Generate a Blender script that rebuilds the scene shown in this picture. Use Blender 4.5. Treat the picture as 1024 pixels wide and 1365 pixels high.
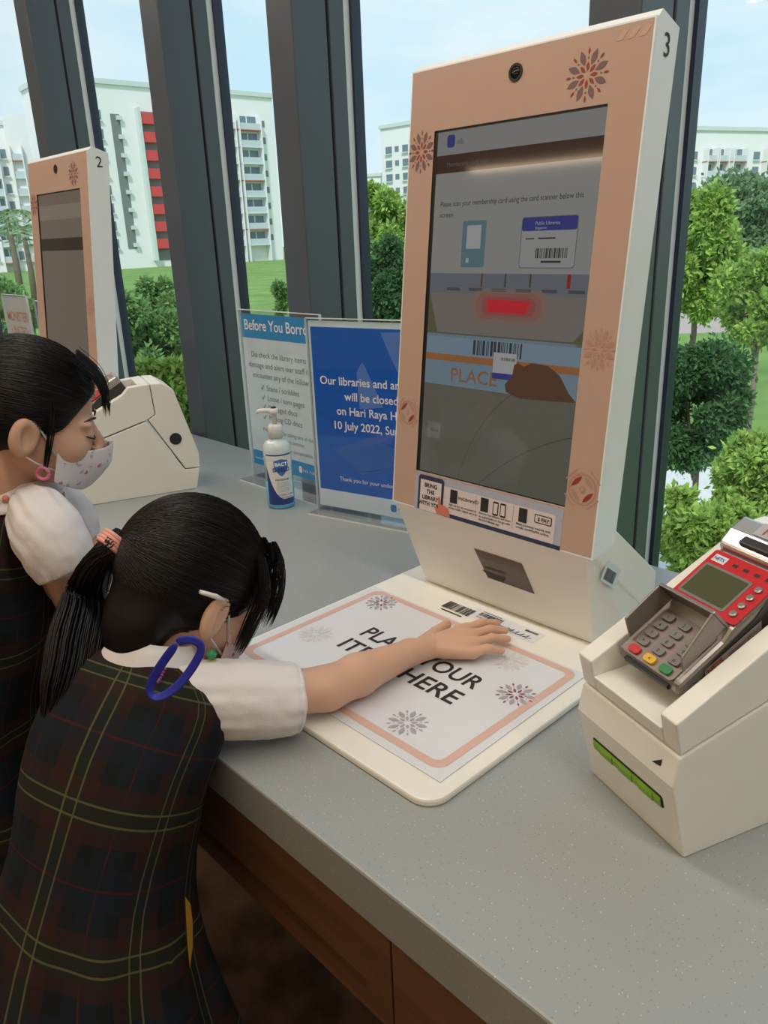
import bpy, bmesh, math, random
import numpy as np
from mathutils import Vector, Matrix, Euler
R_ = math.radians
for o in list(bpy.data.objects): bpy.data.objects.remove(o)
scene = bpy.context.scene
COL = scene.collection
ZC = 0.74                      # counter height above the floor
# ---------------------------------------------------------------- camera
F_PX, YAW, PITCH, ROLL = 1039.79, R_(46.94), R_(19.6), R_(-2.24)
CAM = Vector((0.8649, -0.8905, 0.562 + ZC))
fw = Vector((-math.sin(YAW)*math.cos(PITCH), math.cos(YAW)*math.cos(PITCH), -math.sin(PITCH)))
rt = Vector((math.cos(YAW), math.sin(YAW), 0)); up = rt.cross(fw)
rt2 = rt*math.cos(ROLL) + up*math.sin(ROLL); up2 = up*math.cos(ROLL) - rt*math.sin(ROLL)
cd = bpy.data.cameras.new('camera'); co = bpy.data.objects.new('camera', cd); COL.objects.link(co)
cd.sensor_fit = 'HORIZONTAL'; cd.sensor_width = 36; cd.lens = 36*F_PX/1024; cd.clip_end = 2000; cd.clip_start = .02
M3 = Matrix((rt2, up2, -fw)).transposed()
co.matrix_world = Matrix.Translation(CAM) @ M3.to_4x4()
scene.camera = co
def ray(u, v): return rt2*((u-512)/F_PX) + up2*((682.5-v)/F_PX) + fw
def dep(u, v, d): return CAM + ray(u, v)*d                     # point at depth d along the view axis
def onz(u, v, z):                                              # point at height z
    r = ray(u, v); return CAM + r*((z-CAM.z)/r.z)
# ---------------------------------------------------------------- world, sun, exposure
w = bpy.data.worlds.new('sky'); scene.world = w; w.use_nodes = True
nt = w.node_tree; nt.nodes.clear()
def N(nt, t, **k):
    n = nt.nodes.new(t)
    for a, b in k.items():
        if a.startswith('i_'):
            key = a[2:]; n.inputs[int(key) if key.isdigit() else key.replace('_', ' ')].default_value = b
        else: setattr(n, a, b)
    return n
tc = N(nt, 'ShaderNodeTexCoord'); sx = N(nt, 'ShaderNodeSeparateXYZ'); nt.links.new(tc.outputs['Generated'], sx.inputs[0])
ramp = N(nt, 'ShaderNodeValToRGB'); nt.links.new(sx.outputs['Z'], ramp.inputs[0])
ramp.color_ramp.elements[0].position = 0.0; ramp.color_ramp.elements[0].color = (.68, .80, .86, 1)
ramp.color_ramp.elements[1].position = .6; ramp.color_ramp.elements[1].color = (.38, .62, .86, 1)
e = ramp.color_ramp.elements.new(.16); e.color = (.52, .75, .87, 1)
mp = N(nt, 'ShaderNodeMapping'); mp.inputs['Scale'].default_value = (1.5, 1.5, 5); nt.links.new(tc.outputs['Generated'], mp.inputs[0])
nz = N(nt, 'ShaderNodeTexNoise', i_Scale=2.2, i_Detail=6.0, i_Roughness=.55); nt.links.new(mp.outputs[0], nz.inputs['Vector'])
cr = N(nt, 'ShaderNodeValToRGB'); nt.links.new(nz.outputs['Fac'], cr.inputs[0])
cr.color_ramp.elements[0].position = .40; cr.color_ramp.elements[1].position = .72
mx = N(nt, 'ShaderNodeMixRGB'); mx.inputs[2].default_value = (.78, .85, .88, 1)
nt.links.new(cr.outputs[0], mx.inputs[0]); nt.links.new(ramp.outputs[0], mx.inputs[1])
bg = N(nt, 'ShaderNodeBackground', i_Strength=1.0); out = N(nt, 'ShaderNodeOutputWorld')
nt.links.new(mx.outputs[0], bg.inputs[0]); nt.links.new(bg.outputs[0], out.inputs[0])
sl = bpy.data.lights.new('sun', 'SUN'); sl.energy = 2.3; sl.angle = R_(6); sl.color = (1, .96, .9)
so = bpy.data.objects.new('sun', sl); COL.objects.link(so)
so.rotation_euler = Vector((-.45, .62, -1.0)).to_track_quat('-Z', 'Y').to_euler()
vs = scene.view_settings
vs.view_transform = 'Standard'; vs.look = 'None'; vs.gamma = 1; vs.use_curve_mapping = False; vs.exposure = 0.22
LAMP_POWER = 38
# ---------------------------------------------------------------- helpers: objects
def link(name, me, mats=None, parent=None, loc=None):
    o = bpy.data.objects.new(name, me); COL.objects.link(o)
    if mats is not None and me is not None and len(me.materials) == 0:
        for m in (mats if isinstance(mats, (list, tuple)) else [mats]): me.materials.append(m)
    if parent is not None: o.parent = parent
    if loc is not None: o.location = loc
    return o
def thing(name, label, cat, loc=(0, 0, 0), rz=0, group=None):
    o = bpy.data.objects.new(name, None); COL.objects.link(o); o.empty_display_size = .05
    o.location = loc; o.rotation_euler = (0, 0, rz); o['label'] = label; o['category'] = cat
    if group: o['group'] = group
    return o
def tag(o, label, cat, group=None, kind=None):
    o['label'] = label; o['category'] = cat
    if group: o['group'] = group
    if kind: o['kind'] = kind
    return o
def structure(o): o['kind'] = 'structure'; return o
def mesh(verts, faces, smooth=False, mi=None, M=None):
    me = bpy.data.meshes.new('m'); me.from_pydata([tuple(v) for v in verts], [], [tuple(f) for f in faces])
    if M is not None: me.transform(M)
    if mi: me.polygons.foreach_set('material_index', mi)
    if smooth: me.polygons.foreach_set('use_smooth', [True]*len(me.polygons))
    me.update(); return me
class MB:
    def __init__(s): s.v = []; s.f = []; s.m = []
    def add(s, v, f, m=0):
        b = len(s.v); s.v += [tuple(x) for x in v]; s.f += [tuple(i+b for i in q) for q in f]; s.m += [m]*len(f); return s
    def box(s, x0, x1, y0, y1, z0, z1, m=0):
        v = [(x, y, z) for z in (z0, z1) for y in (y0, y1) for x in (x0, x1)]
        return s.add(v, [(0,2,3,1),(4,5,7,6),(0,1,5,4),(2,6,7,3),(0,4,6,2),(1,3,7,5)], m)
    def poly(s, pts, m=0): return s.add(pts, [tuple(range(len(pts)))], m)
    def rect(s, u0, u1, v0, v1, w=0, m=0): return s.add([(u0,v0,w),(u1,v0,w),(u1,v1,w),(u0,v1,w)], [(0,1,2,3)], m)
    def prism(s, prof, x0, x1, m=0):                # profile in (y,z), extruded along x
        n = len(prof); v = [(x0, a, b) for a, b in prof] + [(x1, a, b) for a, b in prof]
        f = [tuple(range(n))[::-1], tuple(range(n, 2*n))] + [(i, (i+1) % n, n+(i+1) % n, n+i) for i in range(n)]
        return s.add(v, f, m)
    def plate(s, pts, z0, z1, m=0):                 # outline in (x,y) between z0 and z1
        n = len(pts); v = [(a, b, z0) for a, b in pts] + [(a, b, z1) for a, b in pts]
        f = [tuple(range(n))[::-1], tuple(range(n, 2*n))] + [(i, (i+1) % n, n+(i+1) % n, n+i) for i in range(n)]
        return s.add(v, f, m)
    def tube(s, path, rad, seg=6, m=0, cap=True):
        path = [Vector(q) for q in path]; n = len(path); vs_, fs = [], []
        ref = Vector((.123, .3, .94))
        for i, q in enumerate(path):
            t = (path[min(i+1, n-1)] - path[max(i-1, 0)]).normalized()
            a = t.cross(ref)
            if a.length < 1e-4: a = t.cross(Vector((1, 0, 0)))
            a.normalize(); b = t.cross(a); r = rad[i] if hasattr(rad, '__len__') else rad
            vs_ += [q + (a*math.cos(2*math.pi*k/seg) + b*math.sin(2*math.pi*k/seg))*r for k in range(seg)]
        for i in range(n-1):
            for k in range(seg):
                k2 = (k+1) % seg; fs.append((i*seg+k, i*seg+k2, (i+1)*seg+k2, (i+1)*seg+k))
        if cap: fs.append(tuple(range(seg))[::-1]); fs.append(tuple(range((n-1)*seg, n*seg)))
        return s.add(vs_, fs, m)
    def lathe(s, prof, seg=28, c=(0, 0), m=0, sy=1):
        vs_, fs = [], []; n = len(prof)
        for r, z in prof: vs_ += [(c[0]+r*math.cos(2*math.pi*k/seg), c[1]+sy*r*math.sin(2*math.pi*k/seg), z) for k in range(seg)]
        for i in range(n-1):
            for k in range(seg): k2 = (k+1) % seg; fs.append((i*seg+k, i*seg+k2, (i+1)*seg+k2, (i+1)*seg+k))
        fs.append(tuple(range(seg))[::-1]); fs.append(tuple(range((n-1)*seg, n*seg)))
        return s.add(vs_, fs, m)
    def build(s, name, mats, parent=None, smooth=False, M=None, bevel=0, loc=None):
        me = mesh(s.v, s.f, smooth, s.m if any(s.m) else None, M); o = link(name, me, mats, parent, loc)
        if bevel:
            b = o.modifiers.new('b', 'BEVEL'); b.width = bevel; b.segments = 2; b.limit_method = 'ANGLE'; b.angle_limit = R_(30)
            b.harden_normals = False
        return o
def rrect(u0, u1, v0, v1, r, n=5):
    p = []
    for cx, cy, a0 in ((u1-r, v1-r, 0), (u0+r, v1-r, 90), (u0+r, v0+r, 180), (u1-r, v0+r, 270)):
        p += [(cx+r*math.cos(R_(a0+90*i/n)), cy+r*math.sin(R_(a0+90*i/n))) for i in range(n+1)]
    return p
def P3(pts, w=0): return [(a, b, w) for a, b in pts]
_tcache = {}
def text_mesh(s, size, align='LEFT', bold=0.0, shear=0.0, sx=1.0):
    cu = bpy.data.curves.new('t', 'FONT'); cu.body = s; cu.size = size; cu.align_x = align; cu.offset = bold*size; cu.shear = shear
    cu.resolution_u = 3
    ob = bpy.data.objects.new('t', cu); COL.objects.link(ob)
    dg = bpy.context.evaluated_depsgraph_get(); me = bpy.data.meshes.new_from_object(ob.evaluated_get(dg))
    bpy.data.objects.remove(ob); bpy.data.curves.remove(cu)
    me.materials.clear()
    if sx != 1: me.transform(Matrix.Diagonal((sx, 1, 1, 1)))
    return me
def T(parent, s, M, u, v, size, mat_, align='LEFT', bold=.012, w=.0004, fit=None, name='lettering', rot=0):
    me = text_mesh(s, size, align, bold)
    if fit:                                           # stretch to a width
        xs = [q.co.x for q in me.vertices]; wd = max(xs)-min(xs)
        me.transform(Matrix.Diagonal((fit/wd, 1, 1, 1)))
    me.transform(M @ Matrix.Translation((u, v, w)) @ Matrix.Rotation(rot, 4, 'Z'))
    return link(name, me, mat_, parent)
def frame(o, ex, ey):
    ex = Vector(ex).normalized(); ey = Vector(ey).normalized(); n = ex.cross(ey)
    M = Matrix((ex, ey, n)).transposed().to_4x4(); M.translation = Vector(o); return M
def barcode(mb, u0, u1, v0, v1, w=0, m=0, seed=1, vertical=False):
    r = random.Random(seed); x = u0
    while x < u1:
        a = (u1-u0)/60*r.choice((1, 1, 2, 3))
        mb.rect(x, min(x+a, u1), v0, v1, w, m); x += a + (u1-u0)/60*r.choice((1, 1, 2))
# ---------------------------------------------------------------- helpers: materials
MATS = {}
def mat(name, c, rough=.5, metal=0, var=.04, scale=30, bump=0, bscale=200, spec=.5, emit=0, coat=0, trans=0):
    if name in MATS: return MATS[name]
    m = bpy.data.materials.new(name); m.use_nodes = True; t = m.node_tree; b = t.nodes['Principled BSDF']; MATS[name] = m
    b.inputs['Roughness'].default_value = rough; b.inputs['Metallic'].default_value = metal
    b.inputs['Specular IOR Level'].default_value = spec; b.inputs['Coat Weight'].default_value = coat
    c4 = (*c, 1)
    if var:
        tcn = N(t, 'ShaderNodeTexCoord'); n = N(t, 'ShaderNodeTexNoise', i_Scale=scale, i_Detail=4.0); t.links.new(tcn.outputs['Object'], n.inputs['Vector'])
        r = N(t, 'ShaderNodeMapRange'); r.inputs[3].default_value = 1-var; r.inputs[4].default_value = 1+var; t.links.new(n.outputs['Fac'], r.inputs[0])
        mm = N(t, 'ShaderNodeVectorMath', operation='SCALE'); mm.inputs[0].default_value = c; t.links.new(r.outputs[0], mm.inputs['Scale'])
        t.links.new(mm.outputs[0], b.inputs['Base Color'])
    else: b.inputs['Base Color'].default_value = c4
    if emit: b.inputs['Emission Color'].default_value = c4; b.inputs['Emission Strength'].default_value = emit
    if bump:
        tcn = N(t, 'ShaderNodeTexCoord'); n2 = N(t, 'ShaderNodeTexNoise', i_Scale=bscale, i_Detail=3.0); t.links.new(tcn.outputs['Object'], n2.inputs['Vector'])
        bp = N(t, 'ShaderNodeBump', i_Strength=bump, i_Distance=.002); t.links.new(n2.outputs['Fac'], bp.inputs['Height']); t.links.new(bp.outputs[0], b.inputs['Normal'])
    return m
def srgb(r, g, b): return tuple(((x/255)/12.92 if x/255 <= .04045 else ((x/255+.055)/1.055)**2.4) for x in (r, g, b))
def screenmat(name, c, k=.30):                          # a lit display area behind glossy glass
    if name in MATS: return MATS[name]
    m = bpy.data.materials.new(name); m.use_nodes = True; b = m.node_tree.nodes['Principled BSDF']; MATS[name] = m
    b.inputs['Base Color'].default_value = (.01, .01, .01, 1); b.inputs['Roughness'].default_value = .06
    b.inputs['Specular IOR Level'].default_value = .45
    b.inputs['Emission Color'].default_value = (*c, 1); b.inputs['Emission Strength'].default_value = k; return m
def glassmat(name, tint=(1, 1, 1), refl=1.0, rough=0.0):
    if name in MATS: return MATS[name]
    m = bpy.data.materials.new(name); m.use_nodes = True; t = m.node_tree; t.nodes.clear(); MATS[name] = m
    o = N(t, 'ShaderNodeOutputMaterial'); a = N(t, 'ShaderNodeBsdfTransparent'); a.inputs[0].default_value = (*tint, 1)
    g = N(t, 'ShaderNodeBsdfGlossy'); g.inputs['Roughness'].default_value = rough
    ge = N(t, 'ShaderNodeNewGeometry'); dp = N(t, 'ShaderNodeVectorMath', operation='DOT_PRODUCT'); t.links.new(ge.outputs['Normal'], dp.inputs[0]); t.links.new(ge.outputs['Incoming'], dp.inputs[1])
    ab = N(t, 'ShaderNodeMath', operation='ABSOLUTE'); t.links.new(dp.outputs['Value'], ab.inputs[0]); sb = N(t, 'ShaderNodeMath', operation='SUBTRACT'); sb.inputs[0].default_value = 1; t.links.new(ab.outputs[0], sb.inputs[1])
    pw = N(t, 'ShaderNodeMath', operation='POWER'); pw.inputs[1].default_value = 5; t.links.new(sb.outputs[0], pw.inputs[0]); mu = N(t, 'ShaderNodeMath', operation='MULTIPLY_ADD'); mu.inputs[1].default_value = .9*refl; mu.inputs[2].default_value = .035*refl
    t.links.new(pw.outputs[0], mu.inputs[0]); mi = N(t, 'ShaderNodeMixShader')
    t.links.new(mu.outputs[0], mi.inputs[0]); t.links.new(a.outputs[0], mi.inputs[1]); t.links.new(g.outputs[0], mi.inputs[2]); t.links.new(mi.outputs[0], o.inputs[0])
    return m
def two_tone(name, c1, c2, scale, rough=.8, lo=.4, hi=.6, detail=5, bump=.3, stretch=(1, 1, 1)):
    m = bpy.data.materials.new(name); m.use_nodes = True; t = m.node_tree; b = t.nodes['Principled BSDF']; MATS[name] = m
    tcn = N(t, 'ShaderNodeTexCoord'); mpn = N(t, 'ShaderNodeMapping'); mpn.inputs['Scale'].default_value = stretch
    n = N(t, 'ShaderNodeTexNoise', i_Scale=scale, i_Detail=float(detail)); t.links.new(tcn.outputs['Object'], mpn.inputs[0]); t.links.new(mpn.outputs[0], n.inputs['Vector'])
    r = N(t, 'ShaderNodeValToRGB'); r.color_ramp.elements[0].position = lo; r.color_ramp.elements[1].position = hi
    r.color_ramp.elements[0].color = (*c1, 1); r.color_ramp.elements[1].color = (*c2, 1)
    t.links.new(n.outputs['Fac'], r.inputs[0]); t.links.new(r.outputs[0], b.inputs['Base Color']); b.inputs['Roughness'].default_value = rough
    if bump:
        bp = N(t, 'ShaderNodeBump', i_Strength=bump, i_Distance=.003); t.links.new(n.outputs['Fac'], bp.inputs['Height']); t.links.new(bp.outputs[0], b.inputs['Normal'])
    return m
def quartz():
    m = bpy.data.materials.new('quartz'); m.use_nodes = True; t = m.node_tree; b = t.nodes['Principled BSDF']
    tcn = N(t, 'ShaderNodeTexCoord'); base = None
    col = N(t, 'ShaderNodeRGB'); col.outputs[0].default_value = (.325, .355, .352, 1); last = col.outputs[0]
    for sc, th, c in ((260, .17, (.24, .22, .20, 1)), (190, .16, (.52, .52, .50, 1)), (420, .2, (.33, .32, .30, 1))):
        v = N(t, 'ShaderNodeTexVoronoi', i_Scale=float(sc)); t.links.new(tcn.outputs['Object'], v.inputs['Vector'])
        lt = N(t, 'ShaderNodeMath', operation='LESS_THAN'); lt.inputs[1].default_value = th; t.links.new(v.outputs['Distance'], lt.inputs[0])
        sp = N(t, 'ShaderNodeSeparateColor'); t.links.new(v.outputs['Color'], sp.inputs[0])
        g2 = N(t, 'ShaderNodeMath', operation='GREATER_THAN'); g2.inputs[1].default_value = .6; t.links.new(sp.outputs[0], g2.inputs[0])
        ml = N(t, 'ShaderNodeMath', operation='MULTIPLY'); t.links.new(lt.outputs[0], ml.inputs[0]); t.links.new(g2.outputs[0], ml.inputs[1])
        mi = N(t, 'ShaderNodeMixRGB'); mi.inputs[2].default_value = c; t.links.new(ml.outputs[0], mi.inputs[0]); t.links.new(last, mi.inputs[1]); last = mi.outputs[0]
    t.links.new(last, b.inputs['Base Color']); b.inputs['Roughness'].default_value = .30; return m
WHITE = mat('kiosk_white', (.88, .92, .94), .35, var=.02)
PEACH = mat('peach_wrap', (.52, .355, .275), .5, var=.03)
BEIGE = mat('beige_plastic', (.84, .83, .77), .42, var=.03, bump=.05, bscale=900)
BLACK = mat('black_plastic', (.012, .012, .013), .4, var=0)
INK = mat('dark_ink', (.02, .018, .02), .6, var=0)
PAPER = mat('white_paper', (.70, .73, .78), .55, var=.02)
METAL = mat('mullion_paint', (.075, .088, .105), .38, var=.06, scale=8, spec=.5)
NAVY = mat('navy_gasket', (.012, .018, .05), .4, var=0)
GASKET = mat('white_gasket', (.75, .78, .80), .5, var=0)
PETAL = mat('petal_mauve', (.20, .11, .105), .5, var=0); PETALR = mat('petal_red', (.28, .05, .03), .5, var=0)
FADED = mat('petal_faded', (.46, .27, .215), .5, var=0)
PINK = mat('mat_pink', (.68, .45, .39), .5, var=.02); LILAC = mat('mat_lilac', (.40, .37, .42), .5, var=0); PALE = mat('mat_pale', (.66, .63, .64), .5, var=0)
MAROON = mat('mat_maroon', (.28, .08, .11), .5, var=0)
# ---------------------------------------------------------------- the room
def slab(name, x0, x1, y0, y1, z0, z1, m): return structure(MB().box(x0, x1, y0, y1, z0, z1).build(name, m))
WALLM = mat('wall_paint', (.55, .47, .38), .8)
slab('floor', -4.6, 3.6, -6, .60, -.12, 0, two_tone('carpet', (.09, .065, .050), (.30, .21, .16), 9, .95, .35, .7, 8, .8))
slab('ceiling', -4.6, 3.6, -6, .62, 2.75, 2.9, mat('ceiling_paint', (.62, .58, .52), .8))
slab('wall_back', -4.6, 3.6, -6.1, -6, 0, 2.75, WALLM)
slab('wall_left', -4.7, -4.6, -6, .6, 0, 2.75, WALLM)
slab('wall_right', 3.6, 3.7, -6, .6, 0, 2.75, WALLM)
YF = .312
edges = [-4.30, -3.44, -2.021, -1.202, -.651, .175, .99, 1.80, 2.62, 3.44]
for i, xr in enumerate(edges):
    t = bpy.data.objects.new('trim_%d' % (i+1), None); COL.objects.link(t); t.location = (xr, YF, 0); structure(t)
    MB().box(-.09, 0, 0, .098, 0, 2.75).build('mullion_fin', METAL, t, bevel=.003)
    MB().box(-.084, -.008, .098, .106, 0, 2.75).build('shadow_gap', BLACK, t)
    MB().box(-.09, 0, .106, .150, 0, 2.75).build('glazing_frame', METAL, t, bevel=.002)
    MB().box(-.088, -.002, .150, .168, 0, 2.75).build('gasket', GASKET, t)
    MB().box(-.094, .006, .168, .196, 0, 2.75).build('outer_seal', NAVY, t)
GL = glassmat('window_glass', (.985, .995, .99), .3)
for i in range(len(edges)-1):
    structure(MB().box(edges[i]+.006, edges[i+1]-.094, YF+.176, YF+.184, 0, 2.75).build('window_%d' % (i+1), GL))
slab('trim_20', -4.6, 3.6, YF, .55, 2.62, 2.75, METAL)
# ceiling lights (warm rows mirrored in the screen, white row added to brighten counter)
LM = mat('lamp_diffuser', (1, .72, .46), .5, var=0, emit=6)
for k, (y, x0, x1) in enumerate(((-.60, -3.6, 3.0), (-2.2, -3.6, 3.0), (-4.2, -3.6, 3.0))):
    t = thing('ceiling_light', ['added unseen long white ceiling light nearest the windows', 'long warm linear ceiling light in mid ceiling', 'long warm linear ceiling light by the back wall'][k], 'light', ((x0+x1)/2, y, 2.75), group='linear ceiling lights')
    h = (x1-x0)/2
    MB().box(-h, h, -.05, .05, -.05, 0).build('housing', mat('lamp_housing', (.5, .5, .5), .5), t)
    MB().box(-h+.02, h-.02, -.04, .04, -.056, -.0505).build('diffuser', LM, t)
    L = bpy.data.lights.new('lamp', 'AREA'); L.shape = 'RECTANGLE'; L.size = x1-x0-.1; L.size_y = .08; L.energy = LAMP_POWER*(.95, .42, .42)[k]; L.color = ((1, .97, .92), (1, .74, .5), (1, .74, .5))[k]
    lo = bpy.data.objects.new('lamp', L); COL.objects.link(lo); lo.parent = t; lo.location = (0, 0, -.06)
# ---------------------------------------------------------------- counter
ct = MB().box(-4.4, 2.4, -.522, .302, ZC-.06, ZC).build('countertop', quartz(), bevel=.003)
tag(ct, 'long speckled grey stone countertop running below the windows', 'countertop')
WOOD = two_tone('wood', (.13, .062, .032), (.20, .10, .055), 3, .5, .3, .7, 6, .05, (1.2, 14, 14))
xs = [-3.9, -2.65, -1.75, -.45, .441, 1.33, 2.3]
for i in range(len(xs)-1):
    a, b = xs[i]+.0015, xs[i+1]-.0015
    lab = {3: 'brown wooden drawer unit with grooved front beside the checked dress', 4: 'brown wooden drawer unit under the countertop, in the bottom corner'}.get(i, ['brown wooden drawer unit farthest along under the countertop', 'brown wooden drawer unit below kiosk number 2', 'brown wooden drawer unit behind the two children'][i] if i < 3 else 'brown wooden drawer unit under the near end of the countertop')
    t = thing('drawer_unit', lab, 'drawer', ((a+b)/2, 0, ZC), group='drawer units under the countertop')
    h = (b-a)/2
    MB().box(-h, h, -.48, .25, -.205, -.0605).build('carcass', WOOD, t)
    d = MB().box(-h, h, -.508, -.4805, -.165, -.0605).box(-h, h, -.508, -.4805, -.207, -.180).box(-h, -h+.04, -.508, -.4805, -.180, -.165).box(h-.04, h, -.508, -.4805, -.180, -.165).build('drawer_front', WOOD, t)
    MB().box(-h+.04, h-.04, -.4885, -.481, -.180, -.165).build('finger_groove', BLACK, d)
tag(MB().box(-4.3, 2.3, .2, .24, 0, ZC-.2055).build('modesty_panel', WOOD), 'dark wooden back panel under the countertop', 'panel')
# ---------------------------------------------------------------- kiosks
def lens(cx, cy, ang, r0, r1, wd, n=8):
    p = []; ca, sa = math.cos(ang), math.sin(ang)
    for i in range(n+1): t = i/n; p.append((r0+(r1-r0)*t, wd*math.sin(math.pi*t)))
    for i in range(1, n): t = 1-i/n; p.append((r0+(r1-r0)*t, -wd*math.sin(math.pi*t)))
    return [(cx+a*ca-b*sa, cy+a*sa+b*ca) for a, b in p]
def flower(parent, M, cx, cy, r, m1, m2, w=.0004, sxy=(1, 1)):
    mb = MB(); f = lambda pts: [(cx+(a-cx)*sxy[0], cy+(b-cy)*sxy[1], w) for a, b in pts]
    for k in range(8):
        a = R_(45*k+22.5)
        mb.poly(f(lens(cx, cy, a, r*.38, r*.98, r*.13)), 0)
        mb.poly(f(lens(cx, cy, R_(45*k), r*.14, r*.50, r*.075)), 1)
        mb.poly(f(lens(cx, cy, R_(45*k), r*.74, r*1.0, r*.05)), 1)
        mb.poly(f(lens(cx, cy, R_(45*k), r*.58, r*.68, r*.04)), 0)
    return mb.build('flower_print', [m1, m2], parent, M=M)
def medallion(parent, M, cx, cy, r, m1, m2, w=.0004):
    mb = MB(); n = 40
    def ring(r0, r1, m):
        for i in range(n):
            a, b = 2*math.pi*i/n, 2*math.pi*(i+1)/n
            mb.poly([(cx+r0*math.cos(a), cy+r0*math.sin(a), w), (cx+r1*math.cos(a), cy+r1*math.sin(a), w), (cx+r1*math.cos(b), cy+r1*math.sin(b), w), (cx+r0*math.cos(b), cy+r0*math.sin(b), w)], m)
    ring(r*.86, r, 0)
    for k in range(4):
        a = R_(90*k+45); mb.poly(P3(lens(cx+r*.62*math.cos(a), cy+r*.62*math.sin(a), a+math.pi/2, -r*.5, r*.5, r*.15), w), k % 2)
        b = R_(90*k); s = .20*r
        for q in (-1, 1):                      # brackets outside the ring
            p0 = Vector((cx, cy)) + Vector((math.cos(a), math.sin(a)))*r*1.12; d = Vector((-math.sin(a), math.cos(a)))
            if q > 0: mb.poly([(*(p0-d*r*.5), w), (*(p0+d*r*.5), w), (*(p0+d*r*.5+Vector((math.cos(a), math.sin(a)))*r*.09), w), (*(p0-d*r*.5+Vector((math.cos(a), math.sin(a)))*r*.09), w)], 0)
    s = r*.26; mb.poly([(cx+s, cy, w), (cx, cy+s, w), (cx-s, cy, w), (cx, cy-s, w)], 0)
    s = r*.12; mb.poly([(cx+s, cy, w+.0002), (cx, cy+s, w+.0002), (cx-s, cy, w+.0002), (cx, cy-s, w+.0002)], 2)
    return mb.build('medallion_print', [m1, m2, PEACH], parent, M=M)
HW, TH = .1823, R_(6.29)
def kiosk(x, num, label, full):
    k = thing('self_checkout_kiosk', label, 'kiosk', (x, 0, ZC), group='self checkout kiosks on the counter')
    Mp = frame((-HW, -.0744, .1602), (1, 0, 0), (0, math.sin(TH), math.cos(TH))); W = 2*HW; H = .6156
    # head: slab with chamfered top edge, white
    t = .052
    prof = [(0, -.004), (H, -.004), (H+.009, -.012), (H, -t), (.012, -t)]
    mb = MB(); n = len(prof)
    v = [(0, a, b) for a, b in prof] + [(W, a, b) for a, b in prof]
    mb.add(v, [tuple(range(n)), tuple(range(n, 2*n))[::-1]] + [(i, n+i, n+(i+1) % n, (i+1) % n) for i in range(n)])
    S0, S1, V0, V1 = .0485, .3165, .0592, .5356
    for r in ((0, S0, 0, H), (S1, W, 0, H), (S0, S1, V1, H), (S0, S1, 0, V0)): mb.box(*r, -.0042, 0)
    mb.build('head_panel', WHITE, k, M=Mp)
    # peach front wrap, ring around the screen
    S0, S1, V0, V1 = .0485, .3165, .0592, .5356
    mb = MB(); e_ = .002
    for r in ((e_, S0, e_, H-.002), (S1, W-e_, e_, H-.002), (S0, S1, V1, H-.002), (S0, S1, e_, V0)): mb.rect(*r, .0003)
    mb.build('front_wrap', PEACH, k, M=Mp)
    # foot
    b = .015; xi = HW-.022
    vs_ = []
    for s in (-1, 1):
        hf = HW-.0005
        vs_ += [(s*(hf-.006), -.0735, .160), (s*hf, -.0735, .168), (s*xi, -.024, .010), (s*hf, .042, .066), (s*hf, .042, .010),
                (s*hf, .105, .010), (s*hf, .105, .085), (s*hf, -.024, .190)]
    f_ = []
    for o_, fl in ((0, 1), (8, 0)):
        for q in ((0, 1, 3), (0, 3, 4, 2), (1, 7, 6, 5, 4, 3)): q = tuple(i+o_ for i in q); f_.append(q[::-1] if fl else q)
    f_ += [(0, 2, 10, 8), (0, 8, 9, 1), (1, 9, 15, 7), (7, 15, 14, 6), (6, 14, 13, 5), (2, 4, 5, 13, 12, 10)]
    me = mesh(vs_, f_); bm = bmesh.new(); bm.from_mesh(me); bmesh.ops.recalc_face_normals(bm, faces=bm.faces); bm.to_mesh(me); bm.free()
    ft = link('foot', me, BEIGE, k); bv = ft.modifiers.new('b', 'BEVEL'); bv.width = .0025; bv.segments = 2
    # base plate
    cx0, cx1 = -.0195-.1947, .416-.1947
    mb = MB(); mb.plate(rrect(cx0, cx1, -.423, .11, .028, 8), 0, .0098)
    pl = mb.build('base_plate', BEIGE, k, bevel=.003)
    MB().lathe([(.0105, 0), (.0105, .0012), (.0075, .0012), (.0075, .0006)], 24).build('camera_bezel', BLACK, k, M=Mp @ Matrix.Translation((.181, .588, .0003)))
    MB().lathe([(.0072, .0007), (.005, .0014), (.001, .0016)], 20).build('camera_lens', mat('lens_glass', (.01, .006, .005), .08, var=0), k, True, M=Mp @ Matrix.Translation((.181, .588, .0003)))
    flower(k, Mp, .285, .569, .029, PETAL, PETALR, .0006); flower(k, Mp, .0255, .511, .0245, PETAL, PETALR, .0006, (1, 1.15))
    flower(k, Mp, .341, .262, .0225, FADED, FADED, .0006, (1, 1.15)); medallion(k, Mp, .0245, .145, .0185, FADED, PETALR, .0006); medallion(k, Mp, .339, .088, .021, FADED, PETALR, .0006)
    mb = MB()
    for i in range(3):
        u = .318+.014*i; mb.poly([(u, .598, .0006), (u+.008, .598, .0006), (u+.016, .608, .0006), (u+.008, .608, .0006)])
    mb.build('corner_print', mat('faint_peach', (.60, .385, .29), .5, var=0), k, M=Mp)
    T(k, num, frame((HW+.0003, 0, 0), (0, 1, 0), (0, 0, 1)), .006+.004, .735, .034, INK, bold=0, name='number')
    # scanner window in the sloping foot front
    n0, n1 = Vector((0, -.0735, .160)), Vector((0, -.024, .010)); ed = (n0-n1).normalized()
    Ms = frame((0, n1.y, n1.z), (1, 0, 0), ed); hh = (n0-n1).length
    MB().poly(P3([(-.026, hh-.046), (-.012, hh-.098), (.074, hh-.098), (.062, hh-.046)], .0006)).build('scanner_window', mat('scanner_dark', (.10, .065, .05), .08, var=.1), k, M=Ms)
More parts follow.
